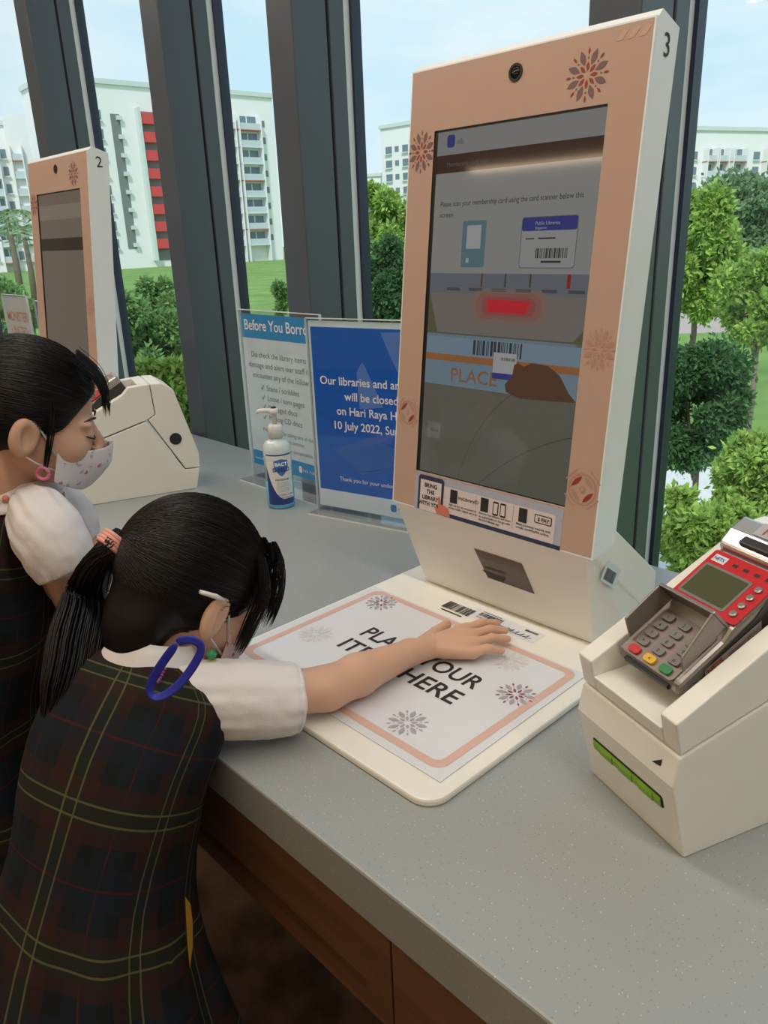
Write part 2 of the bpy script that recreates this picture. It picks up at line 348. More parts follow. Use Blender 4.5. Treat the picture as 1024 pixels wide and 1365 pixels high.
    MB().poly(P3([(-.020, hh-.085), (.0, hh-.085), (.01, hh-.094), (-.008, hh-.094)], .0009)).build('scanner_slit', BLACK, k, M=Ms)
    # label on the side of the foot
    Mq = frame((HW+.0004, -.03, .158), (0, .82, -.57), (0, .57, .82))
    st = MB().poly(P3(rrect(.0, .045, -.040, -.012, .003), 0)).build('barcode_label', mat('label_paper', (.62, .72, .74), .5, var=0), k, M=Mq)
    mb = MB(); barcode(mb, .006, .036, -.036, -.020, .0003, 0, 4); mb.build('barcode', INK, st, M=Mq)
    # screen
    sc = MB().rect(S0, S1, V0, V1, -.0015).build('screen', screenmat('screen_black', (.01, .01, .01), .2), k, M=Mp)
    mb = MB()                                              # recessed black bezel
    mb.add([(S0, V0, .0003), (S0, V1, .0003), (S0, V1, -.0014), (S0, V0, -.0014)], [(0, 1, 2, 3)]); mb.rect(S0, S0+.006, V0, V1, -.0008); mb.rect(S0, S1, V1-.003, V1, -.0008); mb.rect(S0, S1, V0, V0+.002, -.0008)
    mb.build('screen_bezel', BLACK, k, M=Mp)
    def ui(nm, u0, u1, v0, v1, c, w=-.0012, k_=.3): return MB().rect(u0, u1, v0, v1, w).build(nm, screenmat('ui_%s_%d' % (nm, int(c[0]*1e4+c[1]*1e5+c[2]*1e6)), c, k_), sc, M=Mp)
    A, B = S0+.006, S1
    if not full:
        ui('page_or_reflection_area', A, B, V0, V1, (.16, .13, .105), k_=.5); ui('header_or_reflection_bar', A, B, .395, .425, (.02, .016, .013), -.0010); ui('reflected_pale_band', A, B, .47, .505, (.22, .19, .16), -.0010, .5)  # grey-brown reflection with its dark and pale bands painted into the screen colours
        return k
    ui('header_area', A, B, .503, V1, (.40, .40, .39)); ui('header_or_reflection_bar', A, B, .480, .503, (.085, .042, .03))
    ui('page_or_reflection_area', A, B, .349, .480, (.44, .44, .42))
    dk = screenmat('ui_ink', (.06, .06, .06), .3); gry = screenmat('ui_grey', (.2, .2, .2), .3); blu = screenmat('ui_blue', (.055, .065, .30), .35)
    T(sc, 'nlb', Mp, .090, .515, .010, gry, w=-.0008); MB().poly(P3(rrect(.072, .086, .512, .528, .004), -.0009)).build('logo', blu, sc, M=Mp)
    T(sc, 'Membership card login', Mp, .074, .488, .008, gry, w=-.0008, bold=0)
    T(sc, 'Please scan your membership card using the card scanner below this', Mp, .066, .437, .0095, dk, w=-.0008, bold=.004, fit=.230); T(sc, 'screen', Mp, .066, .423, .0095, dk, w=-.0008, bold=.004)
    teal = screenmat('ui_teal', (.17, .30, .34), .3); wh = screenmat('ui_white', (.62, .62, .62), .3)
    ph = MB().poly(P3(rrect(.110, .151, .357, .417, .003), -.0009)).build('phone_picture', teal, sc, M=Mp)
    MB().rect(.118, .143, .381, .411, -.0007).rect(.119, .124, .363, .369, -.0007).build('phone_panel', wh, sc, M=Mp)
    MB().poly(P3(rrect(.209, .293, .356, .418, .004), -.0009)).build('card_edge', gry, sc, M=Mp)
    MB().poly(P3(rrect(.210, .292, .357, .417, .004), -.0008)).build('card_picture', screenmat('ui_card', (.5, .5, .49), .3), sc, M=Mp)
    MB().poly(P3(rrect(.210, .292, .401, .417, .003), -.0006)).build('card_header', blu, sc, M=Mp)
    T(sc, 'Public Libraries', Mp, .230, .408, .006, wh, w=-.0004, bold=0); T(sc, 'Singapore', Mp, .230, .403, .0045, wh, w=-.0004, bold=0)
    mb = MB(); barcode(mb, .234, .283, .368, .380, -.0005, 0, 7); mb.rect(.217, .23, .391, .3925, -.0005); mb.rect(.236, .262, .391, .3928, -.0005); mb.rect(.243, .273, .3625, .365, -.0005); mb.build('card_barcode', dk, sc, M=Mp)
    # instruction picture
    ui('shelf_strip', A, B, .322, .349, (.22, .25, .29)); 
    for i in range(6): ui('shelf_mark', .088+.04*i, .112+.04*i, .326, .330, (.12, .12, .12), -.0009)
    for i in range(3): ui('shelf_post', .148+.04*i, .151+.04*i, .332, .349, (.12, .10, .06), -.0009)
    ui('red_mark', .285, .290, .332, .349, (.45, .03, .015), -.0009)
    ui('tray_backdrop', A, B, .262, .322, (.17, .17, .10)); 
    MB().poly(P3([(.056, .322), (S1, .322), (S1, .284), (.302, .268), (.074, .268)], -.0010)).build('tray_picture', screenmat('ui_tray', (.30, .27, .24), .3), sc, M=Mp)
    for i, (g, c) in enumerate(((.03, (.33, .22, .19)), (.02, (.38, .17, .15)), (.010, (.42, .12, .11)))):
        MB().poly(P3(rrect(.163-g, .231+g, .301-g*.55, .314+g*.5, .006+g*.4), -.0009+.00005*i)).build('red_glow', screenmat('ui_glow%d' % i, c, .33), sc, M=Mp)
    MB().poly(P3([(.163, .316), (.233, .315), (.227, .299), (.163, .299)], -.0006)).build('red_sensor', screenmat('ui_red', (.62, .025, .035), .45), sc, M=Mp)
    ui('strip_upper', A, B, .237, .266, (.30, .42, .53)); ui('strip_orange', A, B, .2285, .238, (.50, .20, .07), -.0010); ui('strip_lower', A, B, .194, .2285, (.27, .38, .47))
    mb = MB(); barcode(mb, .143, .226, .241, .261, -.0008, 0, 9); mb.build('strip_barcode', dk, sc, M=Mp)
    T(sc, 'PLACE', Mp, .104, .2015, .026, screenmat('ui_brown', (.40, .20, .10), .3), w=-.0008, bold=.01, fit=.083, name='place_lettering')
    MB().poly(P3([(.180, .247), (.219, .247), (.219, .212), (.180, .212)], -.0007)).build('small_card', wh, sc, M=Mp)
    MB().rect(.180, .219, .212, .220, -.0006).build('small_card_band', blu, sc, M=Mp)
    mb = MB(); barcode(mb, .193, .217, .237, .241, -.0005, 0, 3); mb.build('small_card_barcode', dk, sc, M=Mp)
    MB().poly(P3([(.206, .196), (.203, .206), (.214, .218), (.216, .233), (.222, .236), (.232, .232), (.245, .238), (.270, .236), (.288, .226), (.304, .205), (.3165, .1945), (.23, .190)], -.0004)).build('hand_picture', screenmat('ui_hand', (.16, .075, .045), .3), sc, M=Mp)
    ui('page_lower', A, B, V0, .194, (.20, .195, .15))
    for (p0, p1, p2) in (((.130, .060), (.155, .15), (.215, .193)), ((.17, .060), (.235, .125), (.3165, .150))):
        pts = [((1-t)**2*p0[0]+2*t*(1-t)*p1[0]+t*t*p2[0], (1-t)**2*p0[1]+2*t*(1-t)*p1[1]+t*t*p2[1]) for t in [i/16 for i in range(17)]]
        mb = MB()
        for a, c in zip(pts, pts[1:]): mb.poly([(a[0], a[1], -.0009), (c[0], c[1], -.0009), (c[0], c[1]+.0012, -.0009), (a[0], a[1]+.0012, -.0009)])
        mb.build('curved_line', screenmat('ui_line', (.10, .10, .08), .3), sc, M=Mp)
    MB().poly(P3(rrect(.066, .092, .114, .138, .002), -.0009)).build('back_button', screenmat('ui_btn', (.27, .265, .22), .3), sc, M=Mp); T(sc, 'Back', Mp, .073, .124, .0075, dk, w=-.0007, bold=0)
    # advert strip below the screen
    PALEBLUE = mat('advert_blue', (.42, .45, .56), .5, var=.12, scale=120); ADV = mat('advert_white', (.68, .62, .62), .5, var=0); DKB = mat('advert_navy', (.03, .04, .085), .5, var=0)
    adv = MB().rect(.049, .316, .000, .0565, .0006).build('advert_strip', PALEBLUE, k, M=Mp)
    MB().rect(.108, .316, .000, .006, .0009).build('advert_base_line', DKB, adv, M=Mp)
    MB().poly(P3(rrect(.106, .305, .0062, .046, .003), .0009)).build('advert_sheet', ADV, adv, M=Mp)
    MB().poly(P3([(.056, .001), (.108, .001)]+[q for q in rrect(.056, .108, .01, .0555, .006)[:12]], .0012)).build('phone_print', DKB, adv, M=Mp)
    MB().rect(.0605, .1035, .001, .0485, .0015).build('phone_face', ADV, adv, M=Mp)
    for i, s in enumerate(('BRING', 'THE', 'LIBRARY', 'WITH YOU!')): T(adv, s, Mp, .082, .038-.0095*i, .0088, INK, 'CENTER', .03, .0018)
    HANDP = mat('hand_print', (.62, .19, .13), .5, var=0)
    MB().poly(P3([(.098, .001), (.092, .010), (.095, .013), (.099, .009), (.0985, .027), (.1015, .029), (.1045, .017), (.112, .0165), (.120, .013), (.124, .001)], .002)).build('hand_print', HANDP, adv, M=Mp)
    for u in (.121, .179, .246): MB().poly(P3(rrect(u, u+.014, .024, .044, .001), .0012)).build('advert_square', INK, adv, M=Mp)
    for u in (.1705, .2365): MB().rect(u, u+.0004, .012, .044, .0012).build('divider_line', INK, adv, M=Mp)
    for u in (.201, .214):
        MB().poly(P3(rrect(u, u+.010, .023, .043, .002), .0012)).build('phone_icon', INK, adv, M=Mp); MB().rect(u+.0015, u+.0085, .0255, .0405, .0015).build('phone_icon_face', ADV, adv, M=Mp)
    MB().poly(P3(rrect(.272, .300, .029, .041, .002), .0012)).build('pay_icon', INK, adv, M=Mp); MB().poly(P3(rrect(.2735, .2985, .0303, .0397, .0015), .0015)).build('pay_icon_face', ADV, adv, M=Mp)
    T(adv, 'myLibraryID', Mp, .137, .032, .0075, INK, bold=.01, w=.0013); T(adv, '$ PAY', Mp, .2775, .0325, .0072, INK, bold=.03, w=.0018)
    for u, ls in ((.119, ('Sign up for an account to', 'access NLB\'s digital services.')), (.177, ('Borrow free eBooks and listen', 'to audiobooks on the go with', 'the NLB Mobile app')), (.243, ('Make payments instantly with', 'credit card/PayPal online.'))):
        for i, s in enumerate(ls): T(adv, s, Mp, u, .0195-.0048*i, .0045, INK, bold=.01, w=.0013, fit=min(.056, .0021*len(s)))
    return k
k3 = kiosk(.1947, '3', 'tall peach-fronted kiosk numbered 3 with its screen switched on', True)
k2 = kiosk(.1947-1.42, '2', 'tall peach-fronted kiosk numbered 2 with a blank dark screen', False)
Mt = frame((-.1947, 0, .0102), (1, 0, 0), (0, 1, 0))
lb = MB().poly([(.165, -.075, 0), (.292, -.079, 0), (.292, -.046, 0), (.165, -.044, 0)]).build('plate_label', PAPER, k3, M=Mt)
mb = MB(); barcode(mb, .118, .172, -.078, -.055, .0004, 0, 12); mb.rect(.124, .165, -.086, -.083, .0004); mb.build('plate_barcode', INK, k3, M=Mt)
mb = MB(); barcode(mb, .180, .222, -.063, -.052, .0004, 0, 15); barcode(mb, .262, .284, -.056, -.051, .0004, 0, 16); mb.rect(.18, .215, -.0495, -.0480, .0004); mb.rect(.18, .25, -.068, -.0665, .0004); mb.build('label_barcode', INK, lb, M=Mt)
mb = MB()
for i in range(5): a = .235+.009*i; mb.tube([(a, -.073, .0004), (a+.006, -.064, .0004), (a+.004, -.074, .0004), (a+.012, -.069, .0004)], .0004, 4)
mb.build('label_scribble', INK, lb, M=Mt)
# ---------------------------------------------------------------- mat with writing
m_ = thing('paper_mat', 'white printed place-items mat with pink border on the kiosk plate', 'mat', (.20, -.25, ZC+.0102))
Mm = frame((-.20, .25, 0), (1, 0, 0), (0, 1, 0))
MB().plate([(-.012, -.388), (.398, -.388), (.394, -.100), (-.012, -.100)], 0, .0012).build('sheet', PAPER, m_, M=Mm)
o_, i_ = rrect(.002, .386, -.376, -.104, .016, 6), rrect(.013, .375, -.365, -.115, .010, 6)
mb = MB()
for a in range(len(o_)): b = (a+1) % len(o_); mb.poly([(*o_[a], .0015), (*o_[b], .0015), (*i_[b], .0015), (*i_[a], .0015)])
mb.build('border', PINK, m_, M=Mm)
T(m_, 'PLACE YOUR', Mm, .0905, -.228, .042, INK, bold=.016, w=.0016, fit=.217); T(m_, 'ITEMS HERE', Mm, .0905, -.272, .042, INK, bold=.016, w=.0016, fit=.217)
for x, y, r, a, b in ((.042, -.135, .026, LILAC, MAROON), (.044, -.271, .026, PALE, PALE), (.298, -.336, .026, LILAC, LILAC), (.355, -.200, .026, LILAC, MAROON), (.300, -.140, .026, PALE, PALE)): flower(m_, Mm, x, y, r, a, b, .0017)
# ---------------------------------------------------------------- terminal housings
def housing(x, y, rz, label):
    h = thing('terminal_housing', label, 'card terminal box', (x, y, ZC), rz, 'card terminal boxes beside the kiosks'); W = .139
    MB().prism([(0, 0), (-.023, .088), (-.018, .1175), (.194, .177), (.267, .051), (.302, .049), (.29, 0)], 0, W).build('lower_body', BEIGE, h, bevel=.002)
    top = lambda y: .155+(y+.026)*.5
    mb = MB()
    for a, b in ((0, .021), (W-.021, W)): mb.prism([(-.017, .1205), (-.026, .155), (.150, .243), (.165, .258), (.211, .2615), (.2145, .191), (.196, .1805)], a, b)
    mb.prism([(-.017, .1205), (-.0225, .138), (.02, .1405), (.197, .183)], .021, W-.021)
    mb.prism([(.186, .17), (.186, .262), (.211, .2615), (.2145, .191), (.196, .1805)], .021, W-.021)
    mb.build('lid', BEIGE, h, bevel=.0018)
    MB().prism([(.2165, .190), (.213, .2615), (.238, .260), (.263, .243), (.304, .087), (.3025, .0515), (.2685, .0535), (.1985, .1795)], 0, W).build('rear_cover', BEIGE, h, bevel=.002)
    MB().lathe([(.014, 0), (.014, .0015), (.011, .002)], 24).build('lock', BLACK, h, M=frame((W, .254, .128), (0, 1, 0), (0, 0, 1)))
    Mf = frame((0, 0, 0), (1, 0, 0), Vector((0, -.023, .088)))
    MB().plate(rrect(.020, .122, .050, .066, .003), -.004, .0006).build('slot_rim', BLACK, h, M=Mf)
    mb = MB()
    for i in range(10):
        a, b = .022+.0098*i, .022+.0098*(i+1); z = (.0034 if i % 3 else .0026)
        mb.add([(a, .0515, .001), (b, .0515, .001), (b, .064, .001), (a, .064, .001), (a, .053, z), (b, .053, z), (b, .060, z), (a, .060, z)], [(0,1,5,4), (4,5,6,7), (7,6,2,3), (0,4,7,3), (1,2,6,5)])
    mb.build('green_slot', mat('lime', (.20, .42, .02), .5, var=.15, scale=90), h, M=Mf)
    Mu = frame((0, -.023, .088), (1, 0, 0), Vector((0, .005, .0295)))
    MB().poly([(.110, .009, .0005), (.121, .011, .0005), (.121, .018, .0005)]).build('arrow_mark', INK, h, M=Mu)
    return h
a3 = R_(-20.7)
h3 = housing(.4965, -.2515, a3, 'beige card terminal box with green slot, beside kiosk number 3')
q2 = Vector((-.759, .010)); a2 = R_(-18.7)
ex2 = Vector((math.cos(a2), math.sin(a2))); ey2 = Vector((-math.sin(a2), math.cos(a2)))
h2o = q2 - ex2*.139 - ey2*.288
h2 = housing(h2o.x, h2o.y, a2, 'beige card terminal box seen from the side, beside kiosk number 2')
# ---------------------------------------------------------------- card payment terminal
SIL = mat('terminal_silver', (.30, .28, .26), .32, .6, var=.03); DARKG = mat('terminal_dark', (.035, .033, .032), .4, var=0); RED = mat('terminal_red', (.55, .012, .02), .35, var=0)
def card_terminal(h, rz, base, label):
    ex = Vector((math.cos(rz), math.sin(rz), 0)); ey = Vector((-math.sin(rz), math.cos(rz), 0))
    loc = Vector(base) + ex*.0285 + ey*.004 + Vector((0, 0, ZC+.1545))
    c = thing('card_terminal', label, 'card terminal', loc, rz, 'card payment terminals')
    M = frame((0, 0, 0), (1, 0, 0), (0, math.cos(R_(28)), math.sin(R_(28)))); W = .083
    # section in (s along slope, height): keypad deck low, red screen deck higher, printer end
    mb = MB()
    mb.add([(x, s, z) for x in (0, W) for s, z in ((0, .004), (.004, .017), (.062, .021), (.075, .027), (.188, .034), (.188, .0))], [(5,4,3,2,1,0), (6,7,8,9,10,11)]+[(i, (i+1) % 6, 6+(i+1) % 6, 6+i) for i in range(6)])
    me_o = mb.build('body', SIL, c, M=M, bevel=.004)
    MB().add([(W+.0008, s, z) for s, z in ((.016, .001), (.045, .014), (.10, .020), (.12, .028), (.186, .031), (.186, .001))], [(0, 1, 2, 3, 4, 5)]).build('side_panel', DARKG, c, M=M)
    sp = MB().add([(W+.0016, s, z) for s, z in ((.030, .003), (.033, .012), (.105, .014), (.102, .005))], [(0, 1, 2, 3)]).build('side_label', mat('label_silver', (.42, .38, .36), .35, .3, var=0), c, M=M)
    T(sp, 'NETS', M @ frame((W+.002, .034, .0052), (0, 1, .03), (0, -.03, 1)), 0, 0, .0085, mat('label_red', (.35, .06, .04), .5, var=0), bold=.03)
    T(sp, 'customer service', M @ frame((W+.002, .060, .0065), (0, 1, .03), (0, -.03, 1)), 0, 0, .0058, mat('label_brown', (.2, .1, .08), .5, var=0), bold=.0)
    MB().box(.012, W-.012, -.0012, .006, .007, .012).build('card_slot', BLACK, c, M=M)
    # keypad hood: three walls
    mb = MB()
    A = [(.004, .016, .021), (.004, .020, .044), (.006, .066, .052), (.006, .074, .027)]
    Bq = [(W-.004, .016, .021), (W-.004, .020, .036), (W-.006, .066, .052), (W-.006, .074, .027)]
    def wall(p, d): n = len(p); v = [Vector(q) for q in p]+[Vector(q)+Vector(d) for q in p]; mb.add(v, [tuple(range(n)), tuple(range(n, 2*n))[::-1]]+[(i, n+i, n+(i+1) % n, (i+1) % n) for i in range(n)])
    wall(A, (.003, 0, 0)); wall(Bq, (-.003, 0, 0)); wall([(.006, .066, .052), (W-.006, .066, .052), (W-.006, .074, .026), (.006, .074, .026)], (0, .004, 0))
    bm_ = mb.build('keypad_hood', SIL, c, M=M, bevel=.0012)
    deck = MB().poly(P3(rrect(.008, W-.008, .003, .064, .004), 0)).build('keypad_deck', mat('deck', (.26, .21, .19), .4, .3, var=0), c, M=M @ Matrix.Translation((0, 0, .0178)) @ Matrix.Rotation(R_(3.9), 4, 'X'))
    Mk = M @ Matrix.Translation((0, 0, .0178)) @ Matrix.Rotation(R_(3.9), 4, 'X')
    key = MB().plate(rrect(-.0068, .0068, -.0042, .0042, .003, 4), 0, .0028); kme = None
    cols = {'red': (.55, .015, .02), 'yellow': (.75, .45, .02), 'green': (.02, .22, .06)}
    for r in range(5):
        for q in range(3):
            x, s = .0205+.021*q, .0095+.0115*r
            mm = mat('key_'+['red', 'yellow', 'green'][q], cols[['red', 'yellow', 'green'][q]], .4, var=0) if r == 0 else mat('key_grey', (.20, .19, .18), .45, var=0)
            kk = link('key', mesh(key.v, key.f), mm, c); kk.data.transform(Mk @ Matrix.Translation((x, s, 0)))
            ch = [['', '<', ''], ['*', '0', '#'], ['7', '8', '9'], ['4', '5', '6'], ['1', '2', '3']][r][q]
            if ch: T(kk, ch, Mk, x, s-.002, .0055, INK, 'CENTER', .01, .0030)
    # red deck with display
    Md = M @ Matrix.Translation((0, .078, .0278)) @ Matrix.Rotation(math.atan2(.007, .113), 4, 'X')
    rd = MB().plate(rrect(.001, W-.001, 0, .066, .003), 0, .0016).build('red_panel', RED, c, M=Md)
    MB().plate(rrect(.005, W-.020, .006, .048, .003), .0016, .0022).build('display_frame', SIL, rd, M=Md)
    MB().rect(.008, W-.023, .009, .045, .0026).build('display', mat('lcd', (.085, .095, .05), .15, var=.06), rd, M=Md)
    for i in range(4): MB().lathe([(.0036, 0), (.0036, .0022), (.002, .0026)], 14).build('function_key', SIL, rd, M=Md @ Matrix.Translation((W-.010, .010+.011*i, .0016)))
    lg = MB().rect(.006, .022, .052, .061, .002).build('logo_label', PAPER, rd, M=Md); T(lg, 'NETS', Md, .007, .0545, .0055, mat('label_blue', (.02, .03, .3), .5, var=0), bold=.02, w=.0023)
    mb = MB()
    for i in range(4): mb.rect(.030+.013*i, .036+.013*i, .055, .0585, .002)
    mb.build('function_icons', INK, rd, M=Md)
    # printer cover
    mb = MB(); mb.add([(x, s, z) for x in (.001, W-.001) for s, z in ((.146, .03), (.148, .040), (.165, .046), (.186, .046), (.188, .03))], [(4,3,2,1,0), (5,6,7,8,9)]+[(i, (i+1) % 5, 5+(i+1) % 5, 5+i) for i in range(5)])
    pc = mb.build('printer_cover', mat('chrome', (.62, .62, .63), .18, .8, var=0), c, M=M, bevel=.003)
    MB().box(.024, .060, .152, .163, .041, .0475).build('cover_catch', DARKG, pc, M=M, bevel=.002)
    pl = MB().rect(.028, W-.004, .1675, .185, .0468).build('cover_plate', mat('plate_grey', (.55, .55, .58), .3, .3, var=0), pc, M=M)
    T(pl, 'NETS', M, .036, .171, .013, mat('label_red'  , (.35, .06, .04)), bold=.02, w=.0473)
    return c
card_terminal(h3, a3, (.4965, -.2515, 0), 'grey card payment terminal with red display panel and coloured keys')
card_terminal(h2, a2, (h2o.x, h2o.y, 0), 'card payment terminal mostly hidden in the box by kiosk number 2')
# ---------------------------------------------------------------- acrylic sign holders
ACR = glassmat('acrylic', (.97, .98, .985), 1.2, .02); ACE = mat('acrylic_edge', (.72, .78, .80), .2, var=0)
SKYB = mat('sign_sky', (.035, .27, .60), .45, var=.05); DEEPB = two_tone('sign_blue', (.012, .085, .36), (.022, .14, .48), 6, .4, .35, .7, 3, 0); TXT = mat('sign_text', (.16, .16, .17), .6, var=0); SW_ = mat('sign_white', (.92, .93, .95), .5, var=0)
def papermat(name, c, k=.45):                          # thin sheet that lets the window light glow through
    if name in MATS: return MATS[name]
    m = bpy.data.materials.new(name); m.use_nodes = True; t = m.node_tree; t.nodes.clear(); MATS[name] = m
    o = N(t, 'ShaderNodeOutputMaterial'); d = N(t, 'ShaderNodeBsdfDiffuse'); tr = N(t, 'ShaderNodeBsdfTranslucent'); mi = N(t, 'ShaderNodeMixShader', i_0=k)
    nn = N(t, 'ShaderNodeTexNoise', i_Scale=9.0); r = N(t, 'ShaderNodeMapRange'); r.inputs[3].default_value = .92; r.inputs[4].default_value = 1.08; t.links.new(nn.outputs['Fac'], r.inputs[0])
    s = N(t, 'ShaderNodeVectorMath', operation='SCALE'); s.inputs[0].default_value = c; t.links.new(r.outputs[0], s.inputs['Scale'])
    t.links.new(s.outputs[0], d.inputs[0]); t.links.new(s.outputs[0], tr.inputs[0]); t.links.new(d.outputs[0], mi.inputs[1]); t.links.new(tr.outputs[0], mi.inputs[2]); t.links.new(mi.outputs[0], o.inputs[0]); return m
def sheet(nm, rects, m, par, y=.003):
    mb = MB()
    for x0, x1, z0, z1 in rects: mb.add([(x0, y, z0), (x1, y, z0), (x1, y, z1), (x0, y, z1)], [(0, 1, 2, 3)])
    return mb.build(nm, m, par)
PW1, PB1, PB2 = papermat('sheet_white', (.90, .90, .92)), papermat('sheet_sky', (.05, .36, .72)), papermat('sheet_blue', (.02, .15, .60))
def holder(x, y, rz, w_, h_, label, foot=.042):
    s = thing('sign_holder', label, 'sign', (x, y, ZC), rz)
    MB().box(0, w_, -.001, .002, .003, h_).box(0, w_, .004, .006, .003, h_).build('acrylic_panel', ACR, s)
    MB().box(0, w_, -foot, foot, 0, .003).build('acrylic_foot', ACR, s)
    mb = MB().box(-.0012, 0, -.001, .006, .003, h_).box(w_, w_+.0012, -.001, .006, .003, h_).box(0, w_, -.001, .006, h_, h_+.0015).box(0, w_, -foot-.001, -foot, 0, .003); mb.build('acrylic_edge', ACE, s)
    return s, frame((0, 0, 0), (1, 0, 0), (0, 0, 1))
s1, Mg = holder(-.735, .160, 0, .30, .408, 'acrylic sign headed Before You Borrow behind the sanitiser bottle')
pp = sheet('paper', [(.006, .294, .072, .345)], PW1, s1)
Mg1 = Mg @ Matrix.Translation((0, 0, -.0020))
for z0, z1 in ((.345, .400), (.035, .072)): sheet('blue_band', [(.006, .294, z0, z1)], PB1, pp)
T(pp, 'Before You Borrow', Mg1, .15, .364, .034, SW_, 'CENTER', .012, fit=.262)
for i, s in enumerate(('Do check the library items for', 'damage and alert our staff if you', 'encounter any of the following:')): T(pp, s, Mg1, .155, .302-.024*i, .0185, TXT, 'CENTER', 0, fit=(.235, .262, .236)[i])
for i, s in enumerate(('Stains / scribbles', 'Loose / torn pages', 'Damaged discs', 'Missing CD discs')):
    T(pp, s, Mg1, .088, .226-.0235*i, .0185, TXT, bold=0)
    MB().tube([(.066, .232-.0235*i, .0006), (.070, .227-.0235*i, .0006), (.077, .238-.0235*i, .0006)], .0009, 4).build('tick', TXT, pp, M=Mg1)
for i, (s, v) in enumerate((('Please help us by taking care of the', .126), ('items that you borrow.', .109), ('Thank you for your co-operation.', .088))): T(pp, s, Mg1, .155, v, .0135, TXT, 'CENTER', 0)
T(pp, 'www.nlb.gov.sg', Mg1, .016, .050, .010, SW_, bold=0); T(pp, 'NLB  Public Libraries', Mg1, .205, .050, .010, SW_, bold=0); MB().poly(P3(rrect(.190, .202, .046, .062, .004), .0004)).build('logo', SW_, pp, M=Mg1)
s2, Mg = holder(-.411, .105, R_(14), .297, .408, 'acrylic sign with blue library closure notice beside kiosk number 3', .035)
pp = sheet('paper', [(.004, .293, .012, .050), (.004, .293, .392, .404), (.004, .009, .050, .392), (.288, .293, .050, .392)], PW1, s2)
Mg2 = Mg @ Matrix.Translation((0, 0, -.0020))
sheet('blue_panel', [(.009, .288, .050, .392)], PB2, pp)
LB = papermat('sign_pale_blue', (.22, .42, .85)); MBL = papermat('sign_mid_blue', (.10, .30, .75))
MB().poly([(.122, .232, .0003), (.118, .305, .0003), (.131, .325, .0003), (.137, .322, .0003), (.178, .240, .0003)]).poly([(.178, .385, .0003), (.196, .345, .0003), (.215, .31, .0003), (.240, .30, .0003), (.288, .32, .0003), (.288, .39, .0003)]).build('page_photo', LB, pp, M=Mg2)
MB().poly([(.05, .14, .0003), (.12, .10, .0003), (.21, .125, .0003), (.24, .15, .0003), (.14, .175, .0003)]).poly([(.06, .133, .0003), (.12, .094, .0003), (.17, .108, .0003), (.12, .099, .0003)]).build('book_photo', MBL, pp, M=Mg2)
for i, s in enumerate(('Our libraries and archives', 'will be closed', 'on Hari Raya Haji,', '10 July 2022, Sunday')): T(pp, s, Mg2, .150, .278-.0305*i, .024, SW_, 'CENTER', .014, fit=(.246, .127, .17, .19)[i], w=.0008)
T(pp, 'Thank you for your understanding', Mg2, .150, .075, .0125, SW_, 'CENTER', 0, w=.0008, fit=.175)
T(pp, 'NLB  National Library Board', Mg2, .205, .028, .009, SKYB, bold=0); MB().poly(P3(rrect(.187, .201, .024, .040, .005), .0004)).build('logo', SKYB, pp, M=Mg2)
# two small signs behind kiosk 2
q = dep(25, 430, 2.65)
s3, Mg = holder(-2.125, .10, 0, .23, .412, 'small acrylic sign with orange and white sheet behind kiosk number 2', .035)
pp = sheet('paper', [(.004, .226, .012, .408)], papermat('sheet_cream', (.85, .78, .75)), s3)
Mg3 = Mg @ Matrix.Translation((0, 0, -.0020)); OR = mat('sign_orange', (.62, .32, .24), .5, var=0)
T(pp, 'MONSTER', Mg3, .115, .325, .046, OR, 'CENTER', .02, fit=.19); T(pp, 'UNITED', Mg3, .115, .275, .046, OR, 'CENTER', .02, fit=.15)
for i in range(4): T(pp, 'borrow, read and win', Mg3, .115, .235-.024*i, .016, TXT, 'CENTER', 0, fit=.15)
s4, Mg = holder(-1.885, .12, 0, .20, .395, 'small acrylic sign with violet sheet beside the orange sheet', .03)
pp = sheet('paper', [(.004, .196, .012, .390)], papermat('sheet_violet', (.16, .18, .40)), s4)
for i in range(5): T(pp, 'library notice', Mg @ Matrix.Translation((0, 0, -.0020)), .100, .32-.04*i, .02, SW_, 'CENTER', 0, fit=.14)
# ---------------------------------------------------------------- sanitiser bottle
b = thing('sanitiser_bottle', 'clear pump bottle of blue hand sanitiser in front of white sign', 'bottle', (-.497, .070, ZC))
LIQ = mat('sanitiser_blue', (.10, .45, .68), .15, var=0); CLR = mat('bottle_clear', (.62, .72, .76), .2, var=0); PW = mat('pump_white', (.75, .77, .76), .35, var=0)
MB().lathe([(.028, 0), (.0305, .004), (.0305, .062)], 32).build('liquid', LIQ, b, True)
MB().lathe([(.0305, .0622), (.0305, .130), (.029, .140), (.023, .149), (.0135, .153), (.0135, .158)], 32).build('shell', CLR, b, True)
MB().lathe([(.0155, .157), (.0155, .182), (.013, .185)], 24).build('collar', PW, b, True)
ph = MB().lathe([(.0055, .185), (.0055, .207), (.010, .208), (.010, .218), (.006, .220)], 16).build('pump_head', PW, b, True)
dr = (dep(350, 545, 1.5)-dep(374, 545, 1.5)).normalized()
MB().tube([Vector((0, 0, .213))+dr*d_+Vector((0, 0, z)) for d_, z in ((-.008, 0), (.02, .002), (.032, .001), (.038, -.004))], [.006, .005, .0042, .004], 10).build('pump_spout', PW, ph, True)
MB().lathe([(.006, .2202), (.005, .223), (.001, .2235)], 12).build('pump_cap', BLACK, ph)
va = math.atan2(CAM.y-.07, CAM.x+.497)
def wrap(pts, r): return [(r*math.cos(va+s/r), r*math.sin(va+s/r), z) for s, z in pts]
